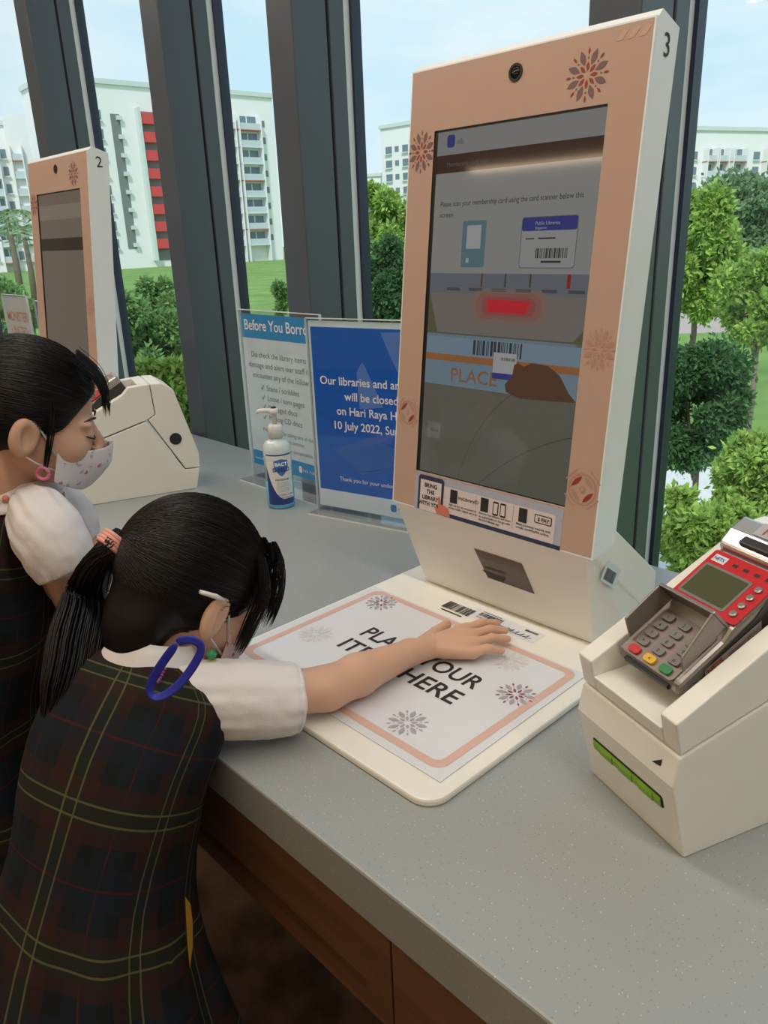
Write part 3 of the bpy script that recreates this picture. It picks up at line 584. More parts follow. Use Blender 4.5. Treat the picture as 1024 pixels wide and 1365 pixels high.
def wrapgrid(nm, s0, s1, f0, f1, r, m, par, n=16):
    v, f = [], []
    for i in range(n+1):
        s = s0+(s1-s0)*i/n; v += wrap([(s, f0(s)), (s, f1(s))], r)
        if i: f.append((2*i-2, 2*i, 2*i+1, 2*i-1))
    return link(nm, mesh(v, f, True), m, par)
NV = mat('label_navy', (.02, .045, .22), .4, var=0)
lab = wrapgrid('label', -.030, .034, lambda s: .010, lambda s: .126, .0308, PW, b)
wrapgrid('label_navy_sweep', -.030, .034, lambda s: .0105, lambda s: .018+.075*max(0, -(s-.010)/.040)**2.2+.006, .0310, NV, lab)
wrapgrid('label_top_line', -.030, .034, lambda s: .1215, lambda s: .1245, .0310, NV, lab)
SH = mat('shield_blue', (.06, .18, .50), .4, var=0)
wrapgrid('shield', -.010, .022, lambda s: .076+.020*(abs(s-.006)/.016)**1.6, lambda s: .114-.004*abs(s-.006)/.016, .0311, SH, lab)
def wtext(s, size, z, c, m, par, r=.0314, bold=.01):
    me = text_mesh(s, size, 'CENTER', bold)
    for q in me.vertices: a, zz = q.co.x+c, q.co.y+z; q.co = (r*math.cos(va+a/r), r*math.sin(va+a/r), zz)
    return link('lettering', me, m, par)
wtext('BACT', .011, .099, .006, SW_, lab, bold=.03); wtext('SHIELD', .0125, .086, .006, NV, lab, .0316, .03); wtext('HANDRUB', .0065, .066, .006, INK, lab)
for i in range(6): wtext('antibacterial hand sanitiser', .0028, .060-.004*i, .008, TXT, lab, bold=0)
wtext('BACTERIAL & VIRAL', .0045, .032, .012, NV, lab); wtext('Kills 99.9% germs', .004, .026, .014, NV, lab)
#<P>
# ---------------------------------------------------------------- people: one smooth surface from blended volumes
def sdf_mesh(prims, vox):
    los, his = [], []
    for p in prims:
        if p['t'] == 'c':
            r = max(p['ra'], p['rb']); a, b_ = np.array(p['a']), np.array(p['b']); lo, hi = np.minimum(a, b_)-r, np.maximum(a, b_)+r
        else:
            c = np.array(p['M'].translation); A = np.array(p['M'].to_3x3()) * np.array(p['r'])[None, :]
            e2 = np.sqrt((A**2).sum(1)); lo, hi = c-e2, c+e2
        p['lo'], p['hi'] = lo, hi
        if p.get('op') != 's': los.append(lo); his.append(hi)
    lo = np.min(los, 0)-4*vox; hi = np.max(his, 0)+4*vox
    n = np.ceil((hi-lo)/vox).astype(int)+1
    D = np.full(n, .05, np.float32)
    for p in prims:
        k = p['k']; m = k*1.2+3*vox
        i0 = np.maximum(((p['lo']-m-lo)/vox).astype(int), 0); i1 = np.minimum(((p['hi']+m-lo)/vox).astype(int)+2, n)
        g = [lo[i]+vox*np.arange(i0[i], i1[i], dtype=np.float32) for i in range(3)]
        X, Y, Z = np.meshgrid(*g, indexing='ij')
        if p['t'] == 'c':
            a, b_ = np.array(p['a']), np.array(p['b']); d = b_-a; L = max((d**2).sum(), 1e-12)
            t = np.clip(((X-a[0])*d[0]+(Y-a[1])*d[1]+(Z-a[2])*d[2])/L, 0, 1)
            dist = np.sqrt((X-a[0]-t*d[0])**2+(Y-a[1]-t*d[1])**2+(Z-a[2]-t*d[2])**2)-(p['ra']+(p['rb']-p['ra'])*t)
        else:
            Mi = np.array(p['M'].inverted()); r = p['r']
            x = (Mi[0,0]*X+Mi[0,1]*Y+Mi[0,2]*Z+Mi[0,3]); y = (Mi[1,0]*X+Mi[1,1]*Y+Mi[1,2]*Z+Mi[1,3]); z = (Mi[2,0]*X+Mi[2,1]*Y+Mi[2,2]*Z+Mi[2,3])
            k0 = np.sqrt((x/r[0])**2+(y/r[1])**2+(z/r[2])**2); k1 = np.sqrt((x/r[0]**2)**2+(y/r[1]**2)**2+(z/r[2]**2)**2)+1e-9
            dist = k0*(k0-1)/k1
        s = tuple(slice(i0[i], i1[i]) for i in range(3)); old = D[s]; dist = dist.astype(np.float32)
        if p.get('op') == 's':
            h = np.clip(.5-.5*(dist+old)/k, 0, 1); D[s] = old*(1-h)-dist*h+k*h*(1-h)
        else:
            h = np.clip(.5+.5*(old-dist)/k, 0, 1); D[s] = old*(1-h)+dist*h-k*h*(1-h)
    S = D < 0; cells = np.zeros(np.array(n)-1, bool); cnt = np.zeros(cells.shape, np.int8)
    for dx in (0, 1):
        for dy in (0, 1):
            for dz in (0, 1): cnt += S[dx:n[0]-1+dx, dy:n[1]-1+dy, dz:n[2]-1+dz]
    cells = (cnt > 0) & (cnt < 8); idx = np.argwhere(cells); ids = np.full(cells.shape, -1, np.int64); ids[cells] = np.arange(len(idx))
    acc = np.zeros((len(idx), 3)); num = np.zeros(len(idx)); cs = [(a, b_, c) for a in (0, 1) for b_ in (0, 1) for c in (0, 1)]
    for a in cs:
        for ax in range(3):
            if a[ax]: continue
            b_ = list(a); b_[ax] = 1; va_ = D[idx[:, 0]+a[0], idx[:, 1]+a[1], idx[:, 2]+a[2]]; vb = D[idx[:, 0]+b_[0], idx[:, 1]+b_[1], idx[:, 2]+b_[2]]
            cr_ = (va_ < 0) != (vb < 0); t = np.where(cr_, va_/np.where(cr_, va_-vb, 1), 0)
            q = np.tile(np.array(a, float), (len(idx), 1)); q[:, ax] = t; acc += np.where(cr_[:, None], q, 0); num += cr_
    V = lo+vox*(idx+acc/num[:, None]); F = []
    for ax in range(3):
        sh = [slice(None)]*3; sh2 = [slice(None)]*3; sh[ax] = slice(0, -1); sh2[ax] = slice(1, None)
        A, B_ = S[tuple(sh)], S[tuple(sh2)]; u, w_ = [(1, 2), (2, 0), (0, 1)][ax]
        for flip, mk in ((False, A & ~B_), (True, ~A & B_)):
            e_ = np.argwhere(mk); ok = (e_[:, u] > 0) & (e_[:, w_] > 0) & (e_[:, u] < n[u]-1) & (e_[:, w_] < n[w_]-1); e_ = e_[ok]
            def g(du, dw): c = e_.copy(); c[:, u] += du; c[:, w_] += dw; return ids[c[:, 0], c[:, 1], c[:, 2]]
            q = np.stack([g(-1, -1), g(0, -1), g(0, 0), g(-1, 0)], 1); F.append(q[:, ::-1] if flip else q)
    F = np.concatenate(F); F = F[(F >= 0).all(1)]
    me = bpy.data.meshes.new('m'); me.vertices.add(len(V)); me.vertices.foreach_set('co', V.astype(np.float32).ravel())
    me.loops.add(F.size); me.loops.foreach_set('vertex_index', F.astype(np.int32).ravel()); me.polygons.add(len(F))
    me.polygons.foreach_set('loop_start', np.arange(0, F.size, 4, dtype=np.int32)); me.polygons.foreach_set('use_smooth', np.ones(len(F), bool)); me.update(); me.validate()
    return me
def cap(a, b_, ra, rb=None, k=.01): return dict(t='c', a=tuple(a), b=tuple(b_), ra=ra, rb=ra if rb is None else rb, k=k)
def ell(M, c, r, k=.01, op='u', rot=None):
    Q = M @ Matrix.Translation(c)
    if rot is not None: Q = Q @ rot
    s = Q.to_scale()[0]; return dict(t='e', M=Matrix.LocRotScale(Q.translation, Q.to_quaternion(), None), r=[x*s for x in r], k=k, op=op)
def hcap(M, a, b_, ra, rb=None, k=.006): s = M.to_scale()[0]; return cap(M @ Vector(a), M @ Vector(b_), ra*s, (ra if rb is None else rb)*s, k)
def head_matrix(c, face, pitch, roll=0, sc=1.0):
    f = Vector(face).normalized(); yaw = math.atan2(-f.x, f.y)
    return Matrix.Translation(c) @ Matrix.Rotation(yaw, 4, 'Z') @ Matrix.Rotation(-pitch, 4, 'X') @ Matrix.Rotation(roll, 4, 'Y') @ Matrix.Scale(sc, 4)
def head_prims(M):
    P = [ell(M, (0, -.012, .022), (.070, .085, .076), .01), ell(M, (0, .022, -.030), (.058, .058, .066), .02), ell(M, (0, .050, -.076), (.028, .026, .020), .02)]
    for s in (-1, 1):
        P += [ell(M, (s*.030, .050, -.036), (.026, .026, .026), .015), ell(M, (s*.026, .068, -.001), (.022, .010, .008), .008),
              ell(M, (s*.071, -.006, -.020), (.010, .020, .030), .004, rot=Matrix.Rotation(s*R_(22), 4, 'Z') @ Matrix.Rotation(R_(-12), 4, 'X')),
              ell(M, (s*.078, .0, -.020), (.006, .010, .017), .004, 's'),
              ell(M, (s*.028, .079, -.014), (.015, .009, .008), .004, 's'), ell(M, (s*.027, .070, -.015), (.014, .011, .011), .003),
              ell(M, (s*.009, .088, -.040), (.006, .007, .005), .004)]
    P += [hcap(M, (0, .076, -.008), (0, .092, -.034), .0055, .0085, .006), ell(M, (0, .076, -.060), (.020, .008, .004), .005), ell(M, (0, .075, -.067), (.017, .008, .005), .005)]
    return P
SKIN = mat('skin', (.66, .41, .29), .45, var=.06, scale=25, spec=.4)
_b = SKIN.node_tree.nodes['Principled BSDF']; _b.inputs['Subsurface Weight'].default_value = .12; _b.inputs['Subsurface Radius'].default_value = (.012, .005, .003)
HAIR = mat('black_hair', (.006, .0045, .0045), .42, var=.3, scale=60, spec=.32)
SHIRT = mat('white_cotton', (.74, .72, .73), .8, var=.03, bump=.15, bscale=500)
def plaid():
    m = bpy.data.materials.new('tartan'); m.use_nodes = True; t = m.node_tree; b_ = t.nodes['Principled BSDF']; b_.inputs['Roughness'].default_value = .85; b_.inputs['Specular IOR Level'].default_value = .2
    uv = N(t, 'ShaderNodeUVMap'); sp = N(t, 'ShaderNodeSeparateXYZ'); t.links.new(uv.outputs[0], sp.inputs[0])
    def band(src, off, half, per=.13):
        a = N(t, 'ShaderNodeMath', operation='ADD'); a.inputs[1].default_value = off+10*per; t.links.new(src, a.inputs[0])
        f = N(t, 'ShaderNodeMath', operation='MODULO'); f.inputs[1].default_value = per; t.links.new(a.outputs[0], f.inputs[0])
        c = N(t, 'ShaderNodeMath', operation='COMPARE'); c.inputs[1].default_value = per/2; c.inputs[2].default_value = half; t.links.new(f.outputs[0], c.inputs[0]); return c.outputs[0]
    last = None; base = (.006, .0085, .010, 1)
    def over(mask, col, fac):
        nonlocal last
        mu = N(t, 'ShaderNodeMath', operation='MULTIPLY'); mu.inputs[1].default_value = fac; t.links.new(mask, mu.inputs[0])
        mi = N(t, 'ShaderNodeMixRGB'); mi.inputs[2].default_value = (*col, 1); t.links.new(mu.outputs[0], mi.inputs[0])
        if last is None: mi.inputs[1].default_value = base
        else: t.links.new(last, mi.inputs[1])
        last = mi.outputs[0]
    for src in (sp.outputs['X'], sp.outputs['Y']):
        over(band(src, 0, .026), (.034, .010, .007), .5); over(band(src, .065, .02), (.007, .012, .020), .6); over(band(src, 0, .0115), (.010, .016, .010), .85)
        over(band(src, .065, .0012), (.055, .010, .010), .7)
    for src in (sp.outputs['X'], sp.outputs['Y']):
        for o_ in (-.0068, .0068): over(band(src, o_, .0010), (.10, .09, .038), .8)
    t.links.new(last, b_.inputs['Base Color']); return m
PLAID = plaid()
def loft(name, rings, m, parent, base, seg=64, cap_ends=True, pleat=None, thick=0):
    # rings: (centre, right axis, half width, half depth); the section plane follows the spine
    cs = [Vector(r[0]) for r in rings]; n = len(rings); V, F, UV = [], [], []; vlen = 0
    for i, (c, rx, a, b_) in enumerate(rings):
        sp = (cs[min(i+1, n-1)]-cs[max(i-1, 0)]).normalized(); rx = Vector(rx).normalized(); f = sp.cross(rx)
        if i == 0: f = (Vector((0, 0, -1)) if sp.z < 0 else Vector((0, 0, 1))).cross(rx)
        f.normalize()
        if i: vlen += (cs[i]-cs[i-1]).length
        for k in range(seg+1):
            th = 2*math.pi*k/seg; e_ = .82
            cx, sy = math.cos(th), math.sin(th); x = math.copysign(abs(cx)**e_, cx)*a; y = math.copysign(abs(sy)**e_, sy)*b_
            g = 1+(pleat(th, i) if pleat else 0)
            V.append(Vector(c)+rx*x*g+f*y*g-Vector(base)); UV.append((th*.115+.03, vlen))
    for i in range(n-1):
        for k in range(seg): F.append((i*(seg+1)+k, i*(seg+1)+k+1, (i+1)*(seg+1)+k+1, (i+1)*(seg+1)+k))
    me = mesh(V, F, True); ul = me.uv_layers.new(name='UVMap')
    for p in me.polygons:
        for li in p.loop_indices: ul.data[li].uv = UV[me.loops[li].vertex_index]
    o = link(name, me, m, parent)
    o.modifiers.new('w', 'WELD').merge_threshold = .0001
    s = o.modifiers.new('s', 'SUBSURF'); s.levels = 1; s.render_levels = 1
    if thick: so_ = o.modifiers.new('t', 'SOLIDIFY'); so_.thickness = thick
    return o, V, F
from mathutils.bvhtree import BVHTree
def strands(name, M, rad, tie, n, seed, parent, base, keep, lift=.0006, r=.0004, wob=.006):
    # hair lying on the skull ellipsoid, each lock running from the hairline to the tie
    rnd = random.Random(seed); mb = MB(); c0 = Vector((0, -.012, .022)); tie = Vector(tie)
    td = Vector(((tie-c0).x/rad[0], (tie-c0).y/rad[1], (tie-c0).z/rad[2])).normalized()
    for _ in range(n):
        d = Vector((rnd.gauss(0, 1), rnd.gauss(0, 1), rnd.gauss(0, 1))).normalized()
        if not keep(c0+Vector((d.x*rad[0], d.y*rad[1], d.z*rad[2]))): continue
        pts = []; ax = d.cross(td)
        if ax.length < .05: continue
        ang = d.angle(td); ax.normalize(); j = rnd.uniform(-wob, wob)
        for i in range(11):
            q = Matrix.Rotation(ang*i/10*.97, 3, ax) @ d; q = (q+ax*j*math.sin(math.pi*i/10)).normalized(); l = 1+(lift+rnd.uniform(0, .0012))/.08
            pts.append(M @ (c0+Vector((q.x*rad[0], q.y*rad[1], q.z*rad[2]))*l)-Vector(base))
        mb.tube(pts, [r*.5]+[r]*9+[r*.6], 3, cap=False)
    return mb.build(name, HAIR, parent, True)
def bundle(name, path, rads, n, seed, parent, base, r=.0011, m=None):
    rnd = random.Random(seed); mb = MB(); path = [Vector(q) for q in path]
    def cr_(t):
        f = t*(len(path)-1); i = min(int(f), len(path)-2); u = f-i; p0, p1, p2, p3 = path[max(i-1, 0)], path[i], path[i+1], path[min(i+2, len(path)-1)]
        return .5*((2*p1)+(p2-p0)*u+(2*p0-5*p1+4*p2-p3)*u*u+(3*p1-p0-3*p2+p3)*u**3), rads[i]*(1-u)+rads[i+1]*u
    for _ in range(n):
        a, q = rnd.uniform(0, 2*math.pi), math.sqrt(rnd.random()); e_ = rnd.uniform(.8, 1); pts = []
        for i in range(15):
            t = e_*i/14; c, rr = cr_(t); d = (cr_(min(t+.03, 1))[0]-cr_(max(t-.03, 0))[0]).normalized(); x = d.cross(Vector((0, 0, 1)));
            if x.length < .01: x = Vector((1, 0, 0))
            x.normalize(); y = d.cross(x); pts.append(c+(x*math.cos(a)+y*math.sin(a))*rr*q-Vector(base))
        mb.tube(pts, [r]*13+[r*.7, r*.2], 4, cap=False)
    return mb.build(name, m or HAIR, parent, True)
def hand_prims(wr, knuckles, tips, thumb, k=.0025, r=.0070):
    wr = Vector(wr); P = []
    for kn, tp in zip(knuckles, tips):
        kn, tp = Vector(kn), Vector(tp); P.append(cap(wr.lerp(kn, .35), kn, .013, .0095, .006)); mid = kn.lerp(tp, .5)+Vector((0, 0, .005))
        P += [cap(kn, mid, r*1.05, r*.95, k), cap(mid, tp, r*.95, r*.75, .002)]
    a, b_, c = [Vector(q) for q in thumb]; P += [cap(a, b_, .012, .0095, .006), cap(b_, c, .009, .0072, .003)]
    return P
def face_mask(M, parent, base, m):
    V, F = [], []; nu, nv = 24, 12
    for j in range(nv+1):
        v = j/nv; z = -.103+.066*v
        for i in range(nu+1):
            u = -1+2*i/nu; au = abs(u); x = u*.058
            front = .074+.034*min(1, v*1.5)**.7
            side = .034; y = side+(front-side)*(1-au**2.0)
            zz = z*(1-.35*au**2)+(-.045)*(.35*au**2)+(.012*(1-au)**2 if j == nv else 0)
            V.append(M @ Vector((x, y, zz))-Vector(base))
    for j in range(nv):
        for i in range(nu): a = j*(nu+1)+i; F.append((a, a+1, a+nu+2, a+nu+1))
    o = link('face_mask', mesh(V, F, True), m, parent); s = o.modifiers.new('t', 'SOLIDIFY'); s.thickness = .0015
    s2_ = o.modifiers.new('s', 'SUBSURF'); s2_.levels = 1; s2_.render_levels = 1; return o
def print_mat(name, base, cols, scale):
    m = bpy.data.materials.new(name); m.use_nodes = True; t = m.node_tree; b_ = t.nodes['Principled BSDF']; b_.inputs['Roughness'].default_value = .8
    tcn = N(t, 'ShaderNodeTexCoord'); v = N(t, 'ShaderNodeTexVoronoi', i_Scale=float(scale)); t.links.new(tcn.outputs['Object'], v.inputs['Vector'])
    nn = N(t, 'ShaderNodeTexNoise', i_Scale=scale*2.2, i_Detail=2.0); t.links.new(tcn.outputs['Object'], nn.inputs['Vector'])
    ad = N(t, 'ShaderNodeMath', operation='ADD'); t.links.new(v.outputs['Distance'], ad.inputs[0]); t.links.new(nn.outputs['Fac'], ad.inputs[1])
    lt = N(t, 'ShaderNodeMath', operation='LESS_THAN'); lt.inputs[1].default_value = .74; t.links.new(ad.outputs[0], lt.inputs[0])
    sp = N(t, 'ShaderNodeSeparateColor'); t.links.new(v.outputs['Color'], sp.inputs[0]); r = N(t, 'ShaderNodeValToRGB'); r.color_ramp.interpolation = 'CONSTANT'
    r.color_ramp.elements[0].color = (*cols[0], 1); r.color_ramp.elements[1].position = .66; r.color_ramp.elements[1].color = (*cols[1], 1); e_ = r.color_ramp.elements.new(.33); e_.color = (*cols[2], 1)
    t.links.new(sp.outputs[0], r.inputs[0]); mi = N(t, 'ShaderNodeMixRGB'); mi.inputs[1].default_value = (*base, 1); t.links.new(lt.outputs[0], mi.inputs[0]); t.links.new(r.outputs[0], mi.inputs[2])
    t.links.new(mi.outputs[0], b_.inputs['Base Color']); return m
def Z(p): return Vector((p[0], p[1], p[2]+ZC))
def shoe(parent, base, at, f, m1, m2):
    f = Vector(f).normalized(); s = Vector((f.y, -f.x, 0)); rings = []
    for d_, wd, h in ((-.055, .020, .045), (-.035, .026, .055), (0, .029, .045), (.05, .032, .034), (.085, .026, .024), (.1, .012, .014)): rings.append((d_, wd, h))
    mb = MB(); V = []
    for d_, wd, h in rings: V += [Vector(at)+f*d_+s*(math.cos(R_(a))*wd)+Vector((0, 0, max(.004, h*math.sin(R_(a))))) - Vector(base) for a in range(0, 181, 20)]
    n = 10; F = [(i*n+k, i*n+k+1, (i+1)*n+k+1, (i+1)*n+k) for i in range(len(rings)-1) for k in range(n-1)]+[tuple(range(n))[::-1], tuple(range((len(rings)-1)*n, len(rings)*n))]
    mb.add(V, F); mb.build('shoe', m1, parent, True)
    mb = MB(); mb.tube([Vector(at)-f*.02+Vector((0, 0, .04))-Vector(base), Vector(at)-f*.02+Vector((0, 0, .13))-Vector(base)], [.032, .031], 16); mb.build('sock', m2, parent, True)
BLKSHOE = mat('black_shoe', (.02, .02, .02), .4, var=0); YEL = mat('yellow_lining', (.42, .25, .03), .7, var=.2, scale=80)
def legs(hip, rx, feet, f):
    P = []; rx = Vector(rx).normalized()
    for s, ft in zip((1, -1), feet):
        h_ = Vector(hip)+rx*s*.05; k_ = h_.lerp(Vector(ft), .48)+Vector(f)*.015; P += [cap(h_, k_, .058, .042, .02), cap(k_, Vector(ft)+Vector((0, 0, .06)), .040, .026, .01)]
    return P
# ---- the girl reaching over the mat
f2 = Vector((-.30, .95, 0)).normalized(); r2 = Vector((f2.y, -f2.x, 0))
baseB = Vector((.135, -.70, 0))
g = thing('person', 'child with long black ponytail in tartan pinafore, one arm over the mat', 'person', baseB)
HB = head_matrix(dep(258, 778, .95), (0, 1, 0), R_(32), R_(0), .99)
P = head_prims(HB)
P += [hcap(HB, (0, -.025, -.05), (0, -.03, -.085), .034, .031, .012), cap(HB @ Vector((0, -.03, -.08)), Z((.084, -.550, .06)), .031, .036, .012)]
P += [cap(Z((.090, -.580, .035)), Z((.118, -.655, -.10)), .056, .058, .015), cap(Z((.118, -.645, -.10)), Z((.125, -.685, -.20)), .062, .072, .02),
      cap(Z((.015, -.585, .055)), Z((.15, -.525, .060)), .034, .034, .02)]
sh, el, wr = Z((.150, -.522, .062)), Z((.210, -.385, .044)), Z((.214, -.245, .036))
P += [cap(sh, el, .033, .026, .015), cap(el, el.lerp(wr, .35), .026, .0265, .01), cap(el.lerp(wr, .35), wr, .0265, .0175, .008), cap(wr, wr+Vector((.006, .03, -.004)), .0175, .016, .006)]
P += hand_prims(wr+Vector((.004, .03, -.004)), [Z(q) for q in ((.219, -.135, .029), (.238, -.143, .030), (.254, -.156, .028), (.265, -.176, .026))], [Z(q) for q in ((.231, -.080, .0215), (.254, -.090, .0215), (.271, -.108, .0215), (.285, -.140, .0215))], [wr+Vector((-.006, .025, -.004)), Z((.190, -.170, .025)), Z((.181, -.135, .023))])
shL, elL, wrL = Z((.0, -.59, .055)), Z((-.022, -.615, -.070)), Z((-.030, -.630, -.190))
P += [cap(shL, elL, .032, .026, .015), cap(elL, wrL, .026, .018, .01)] + hand_prims(wrL, [wrL+Vector(q) for q in ((.004, .022, -.055), (.004, .007, -.060), (.004, -.008, -.058), (.004, -.021, -.050))], [wrL+Vector(q) for q in ((.008, .030, -.095), (.010, .009, -.105), (.010, -.010, -.100), (.008, -.028, -.084))], [wrL+Vector((.0, .008, -.012)), wrL+Vector((.004, .032, -.028)), wrL+Vector((.008, .042, -.052))])
P += legs(Z((.13, -.695, -.25)), (.97, .2, 0), [Vector((.19, -.72, .0)), Vector((.08, -.70, .0))], f2)
bme = sdf_mesh(P, .003); bme.transform(Matrix.Translation(-baseB)); link('body', bme, SKIN, g)
def pleat(a0, lv): return lambda th, i: (.055*math.cos(th*9)*min(1, max(0, (lv-i))/2.0) if i < lv else 0)
rx1, rx0 = Vector((.93, .30, 0)), Vector((.97, .18, 0))
rings = [(Z((.156, -.720, -.46)), rx0, .215, .170), (Z((.150, -.712, -.36)), rx0, .195, .150), (Z((.140, -.698, -.25)), rx0, .166, .124), (Z((.128, -.678, -.165)), rx0, .128, .100), (Z((.117, -.652, -.105)), rx0, .106, .086), (Z((.108, -.632, -.04)), rx1, .110, .080),
         (Z((.099, -.608, .015)), rx1, .117, .070), (Z((.092, -.572, .052)), rx1, .118, .068), (Z((.086, -.553, .078)), rx1, .112, .062), (Z((.082, -.545, .094)), rx1, .084, .050), (Z((.078, -.540, .104)), rx1, .046, .044)]
dressB, dV, dF = loft('pinafore', rings, PLAID, g, baseB, 72, pleat=pleat(0, 4), thick=.002)
bvB = BVHTree.FromPolygons([v+baseB for v in dV], dF)
def on_dress(u, v, off=.003):
    h_ = bvB.ray_cast(CAM, ray(u, v).normalized()); return (h_[0]-ray(u, v).normalized()*off-baseB) if h_[0] is not None else None
def sleeve(parent, base, path, rads, nm='sleeve'):
    path = [Vector(q)-Vector(base) for q in path]; n = len(path); fp, fr_ = [], []       # resample finely, then gather the cloth
    for i in range(n-1):
        for j in range(5): u = j/5; fp.append(path[i].lerp(path[i+1], u)); fr_.append(rads[i]*(1-u)+rads[i+1]*u)
    fp.append(path[-1]); fr_.append(rads[-1]); m_n = len(fp); sg = 64
    for _ in range(3): fp = [fp[0]]+[(fp[i-1]+fp[i]*2+fp[i+1])/4 for i in range(1, m_n-1)]+[fp[-1]]; fr_ = [fr_[0]]+[(fr_[i-1]+fr_[i]*2+fr_[i+1])/4 for i in range(1, m_n-1)]+[fr_[-1]]
    mb = MB(); mb.tube(fp, fr_, sg); rn = random.Random(len(fp)); ph_ = [rn.uniform(0, 6.28) for _ in range(3)]
    for i in range(m_n):
        t_ = i/(m_n-1); am = .050*max(0, 1-t_*1.6)+.030*max(0, (t_-.55)/.45)*(1 if t_ < .9 else .2)
        for k_ in range(sg):
            th = 2*math.pi*k_/sg; q = Vector(mb.v[i*sg+k_])-fp[i]; mb.v[i*sg+k_] = tuple(fp[i]+q*(1+am*(math.sin(11*th+ph_[0])+.6*math.sin(17*th+ph_[1]+3*t_))-(.05 if i == m_n-5 else 0)))
    o = mb.build(nm, SHIRT, parent, True)
    s = o.modifiers.new('s', 'SUBSURF'); s.levels = 1; s.render_levels = 1
    tx = bpy.data.textures.get('folds') or bpy.data.textures.new('folds', 'CLOUDS'); tx.noise_scale = .035
    d_ = o.modifiers.new('d', 'DISPLACE'); d_.texture = tx; d_.strength = .006; return o
sleeve(g, baseB, [Z(q) for q in ((.112, -.555, .066), (.140, -.53, .068), (.165, -.498, .063), (.188, -.462, .056), (.205, -.430, .049), (.208, -.424, .048))], [.03, .042, .046, .045, .042, .036])
sleeve(g, baseB, [Z(q) for q in ((.045, -.58, .066), (.012, -.584, .060), (.002, -.590, .036), (-.006, -.598, .004), (-.010, -.602, -.012))], [.03, .040, .042, .041, .035])
loft('collar', [(Z((.079, -.546, .092)), rx1, .066, .056), (Z((.080, -.543, .106)), rx1, .056, .050), (Z((.080, -.534, .124)), rx1, .043, .043)], SHIRT, g, baseB, 40, thick=.002)
# hair
RADS = (.078, .094, .086)
hp = [ell(HB, (0, -.012, .022), RADS, .01), ell(HB, (0, -.056, -.050), (.052, .036, .052), .02), ell(HB, (0, -.052, -.085), (.036, .022, .03), .02), ell(HB, (0, .070, -.062), (.066, .055, .056), .006, 's')]
for s in (-1, 1): hp.append(ell(HB, (s*.085, .012, -.035), (.030, .022, .036), .006, 's'))
hm = sdf_mesh(hp, .003); hm.transform(Matrix.Translation(-baseB)); hair = link('hair', hm, HAIR, g)
tieB = (-.028, -.100, .030)
def keepB(p): return not (((p.y-.062)/.07)**2+((p.z+.052)/.066)**2+(p.x/.07)**2 < 1) and p.z > -.055
strands('hair_strands', HB, RADS, tieB, 2600, 5, hair, baseB, keepB)
tw = HB @ Vector(tieB)
rnd = random.Random(8)
td_ = (tw-CAM).dot(fw)
tail = [tw, dep(138, 738, td_-.01), dep(118, 785, .96), dep(104, 850, .93), dep(92, 920, .905), dep(76, 990, .89)]
bundle('ponytail', tail, [.009, .013, .026, .034, .032, .016], 520, 3, g, baseB)
mb = MB()
for i in range(4):
    d_ = (tail[1]-tail[0]).normalized(); c = tail[0].lerp(tail[1], .25+.14*i); x = d_.cross(Vector((0, 0, 1))).normalized(); y = d_.cross(x)
    mb.tube([c+(x*math.cos(a)+y*math.sin(a))*.0150-baseB for a in [2*math.pi*q/20 for q in range(21)]], .0030, 8)
mb.build('hair_tie', mat('peach_tie', (.72, .33, .28), .6, var=.05), g, True)
fr = [bundle('fringe', [HB @ Vector(q) for q in ((x, .050, .080), (x*1.05, .070, .055), (x*1.12, .080, .020), (x*1.12, .081, -.022))], [.006, .010, .011, .009], 110, 20+i, g, baseB, .0004) for i, x in enumerate((-.03, 0, .03, .052))]
for i, x in enumerate((.064, .074)): bundle('side_lock', [HB @ Vector(q) for q in ((x-.006, .03, .06), (x+.006, .045, .02), (x+.003, .048, -.02), (x-.004, .05, -.06))], [.005, .008, .007, .004], 50, 40+i, g, baseB, .0004)
MASKB = face_mask(HB, g, baseB, print_mat('mask_pink', (.66, .50, .52), ((.55, .16, .20), (.70, .62, .64), (.42, .10, .14)), 75))
STRAP = mat('strap_white', (.70, .70, .72), .6, var=0)
for s in (1, -1):
    MB().tube([HB @ Vector(q)-baseB for q in ((s*.057, .034, -.045), (s*.064, .020, -.020), (s*.071, .002, .006), (s*.074, -.012, .008))], .0014, 6).build('ear_loop', STRAP, MASKB, True)
    MB().tube([HB @ Vector(q)-baseB for q in ((s*.057, .034, -.066), (s*.066, .010, -.052), (s*.071, -.002, -.046))], .0014, 6).build('ear_loop', STRAP, MASKB, True)
sp_ = HB @ Vector((.080, -.045, .004)); MB().tube([sp_-baseB, HB @ Vector((.084, -.025, .004))-baseB, HB @ Vector((.084, -.012, .002))-baseB], [.0025, .0032, .002], 8).build('glasses_temple', STRAP, g, True)
BLUE = mat('lanyard_blue', (.020, .030, .36), .55, var=.05); PURP = mat('bead_purple', (.22, .05, .20), .4, var=0)
_d = [(q+baseB-CAM).dot(fw) for q in (on_dress(u, v) for u, v in ((215, 930), (236, 918), (200, 915), (222, 890))) if q is not None]; _dm = sum(_d)/max(1, len(_d)) if _d else .86
_dm = min(_d)-.014 if _d else .86
lp = [dep(u, v, _dm-.00022*(930-v))-baseB for u, v in ((236, 858), (222, 876), (207, 898), (198, 918), (203, 930), (218, 929), (238, 914), (254, 894), (266, 874), (270, 860), (256, 852), (240, 854), (236, 858))]
lp = [q for q in lp if q is not None]
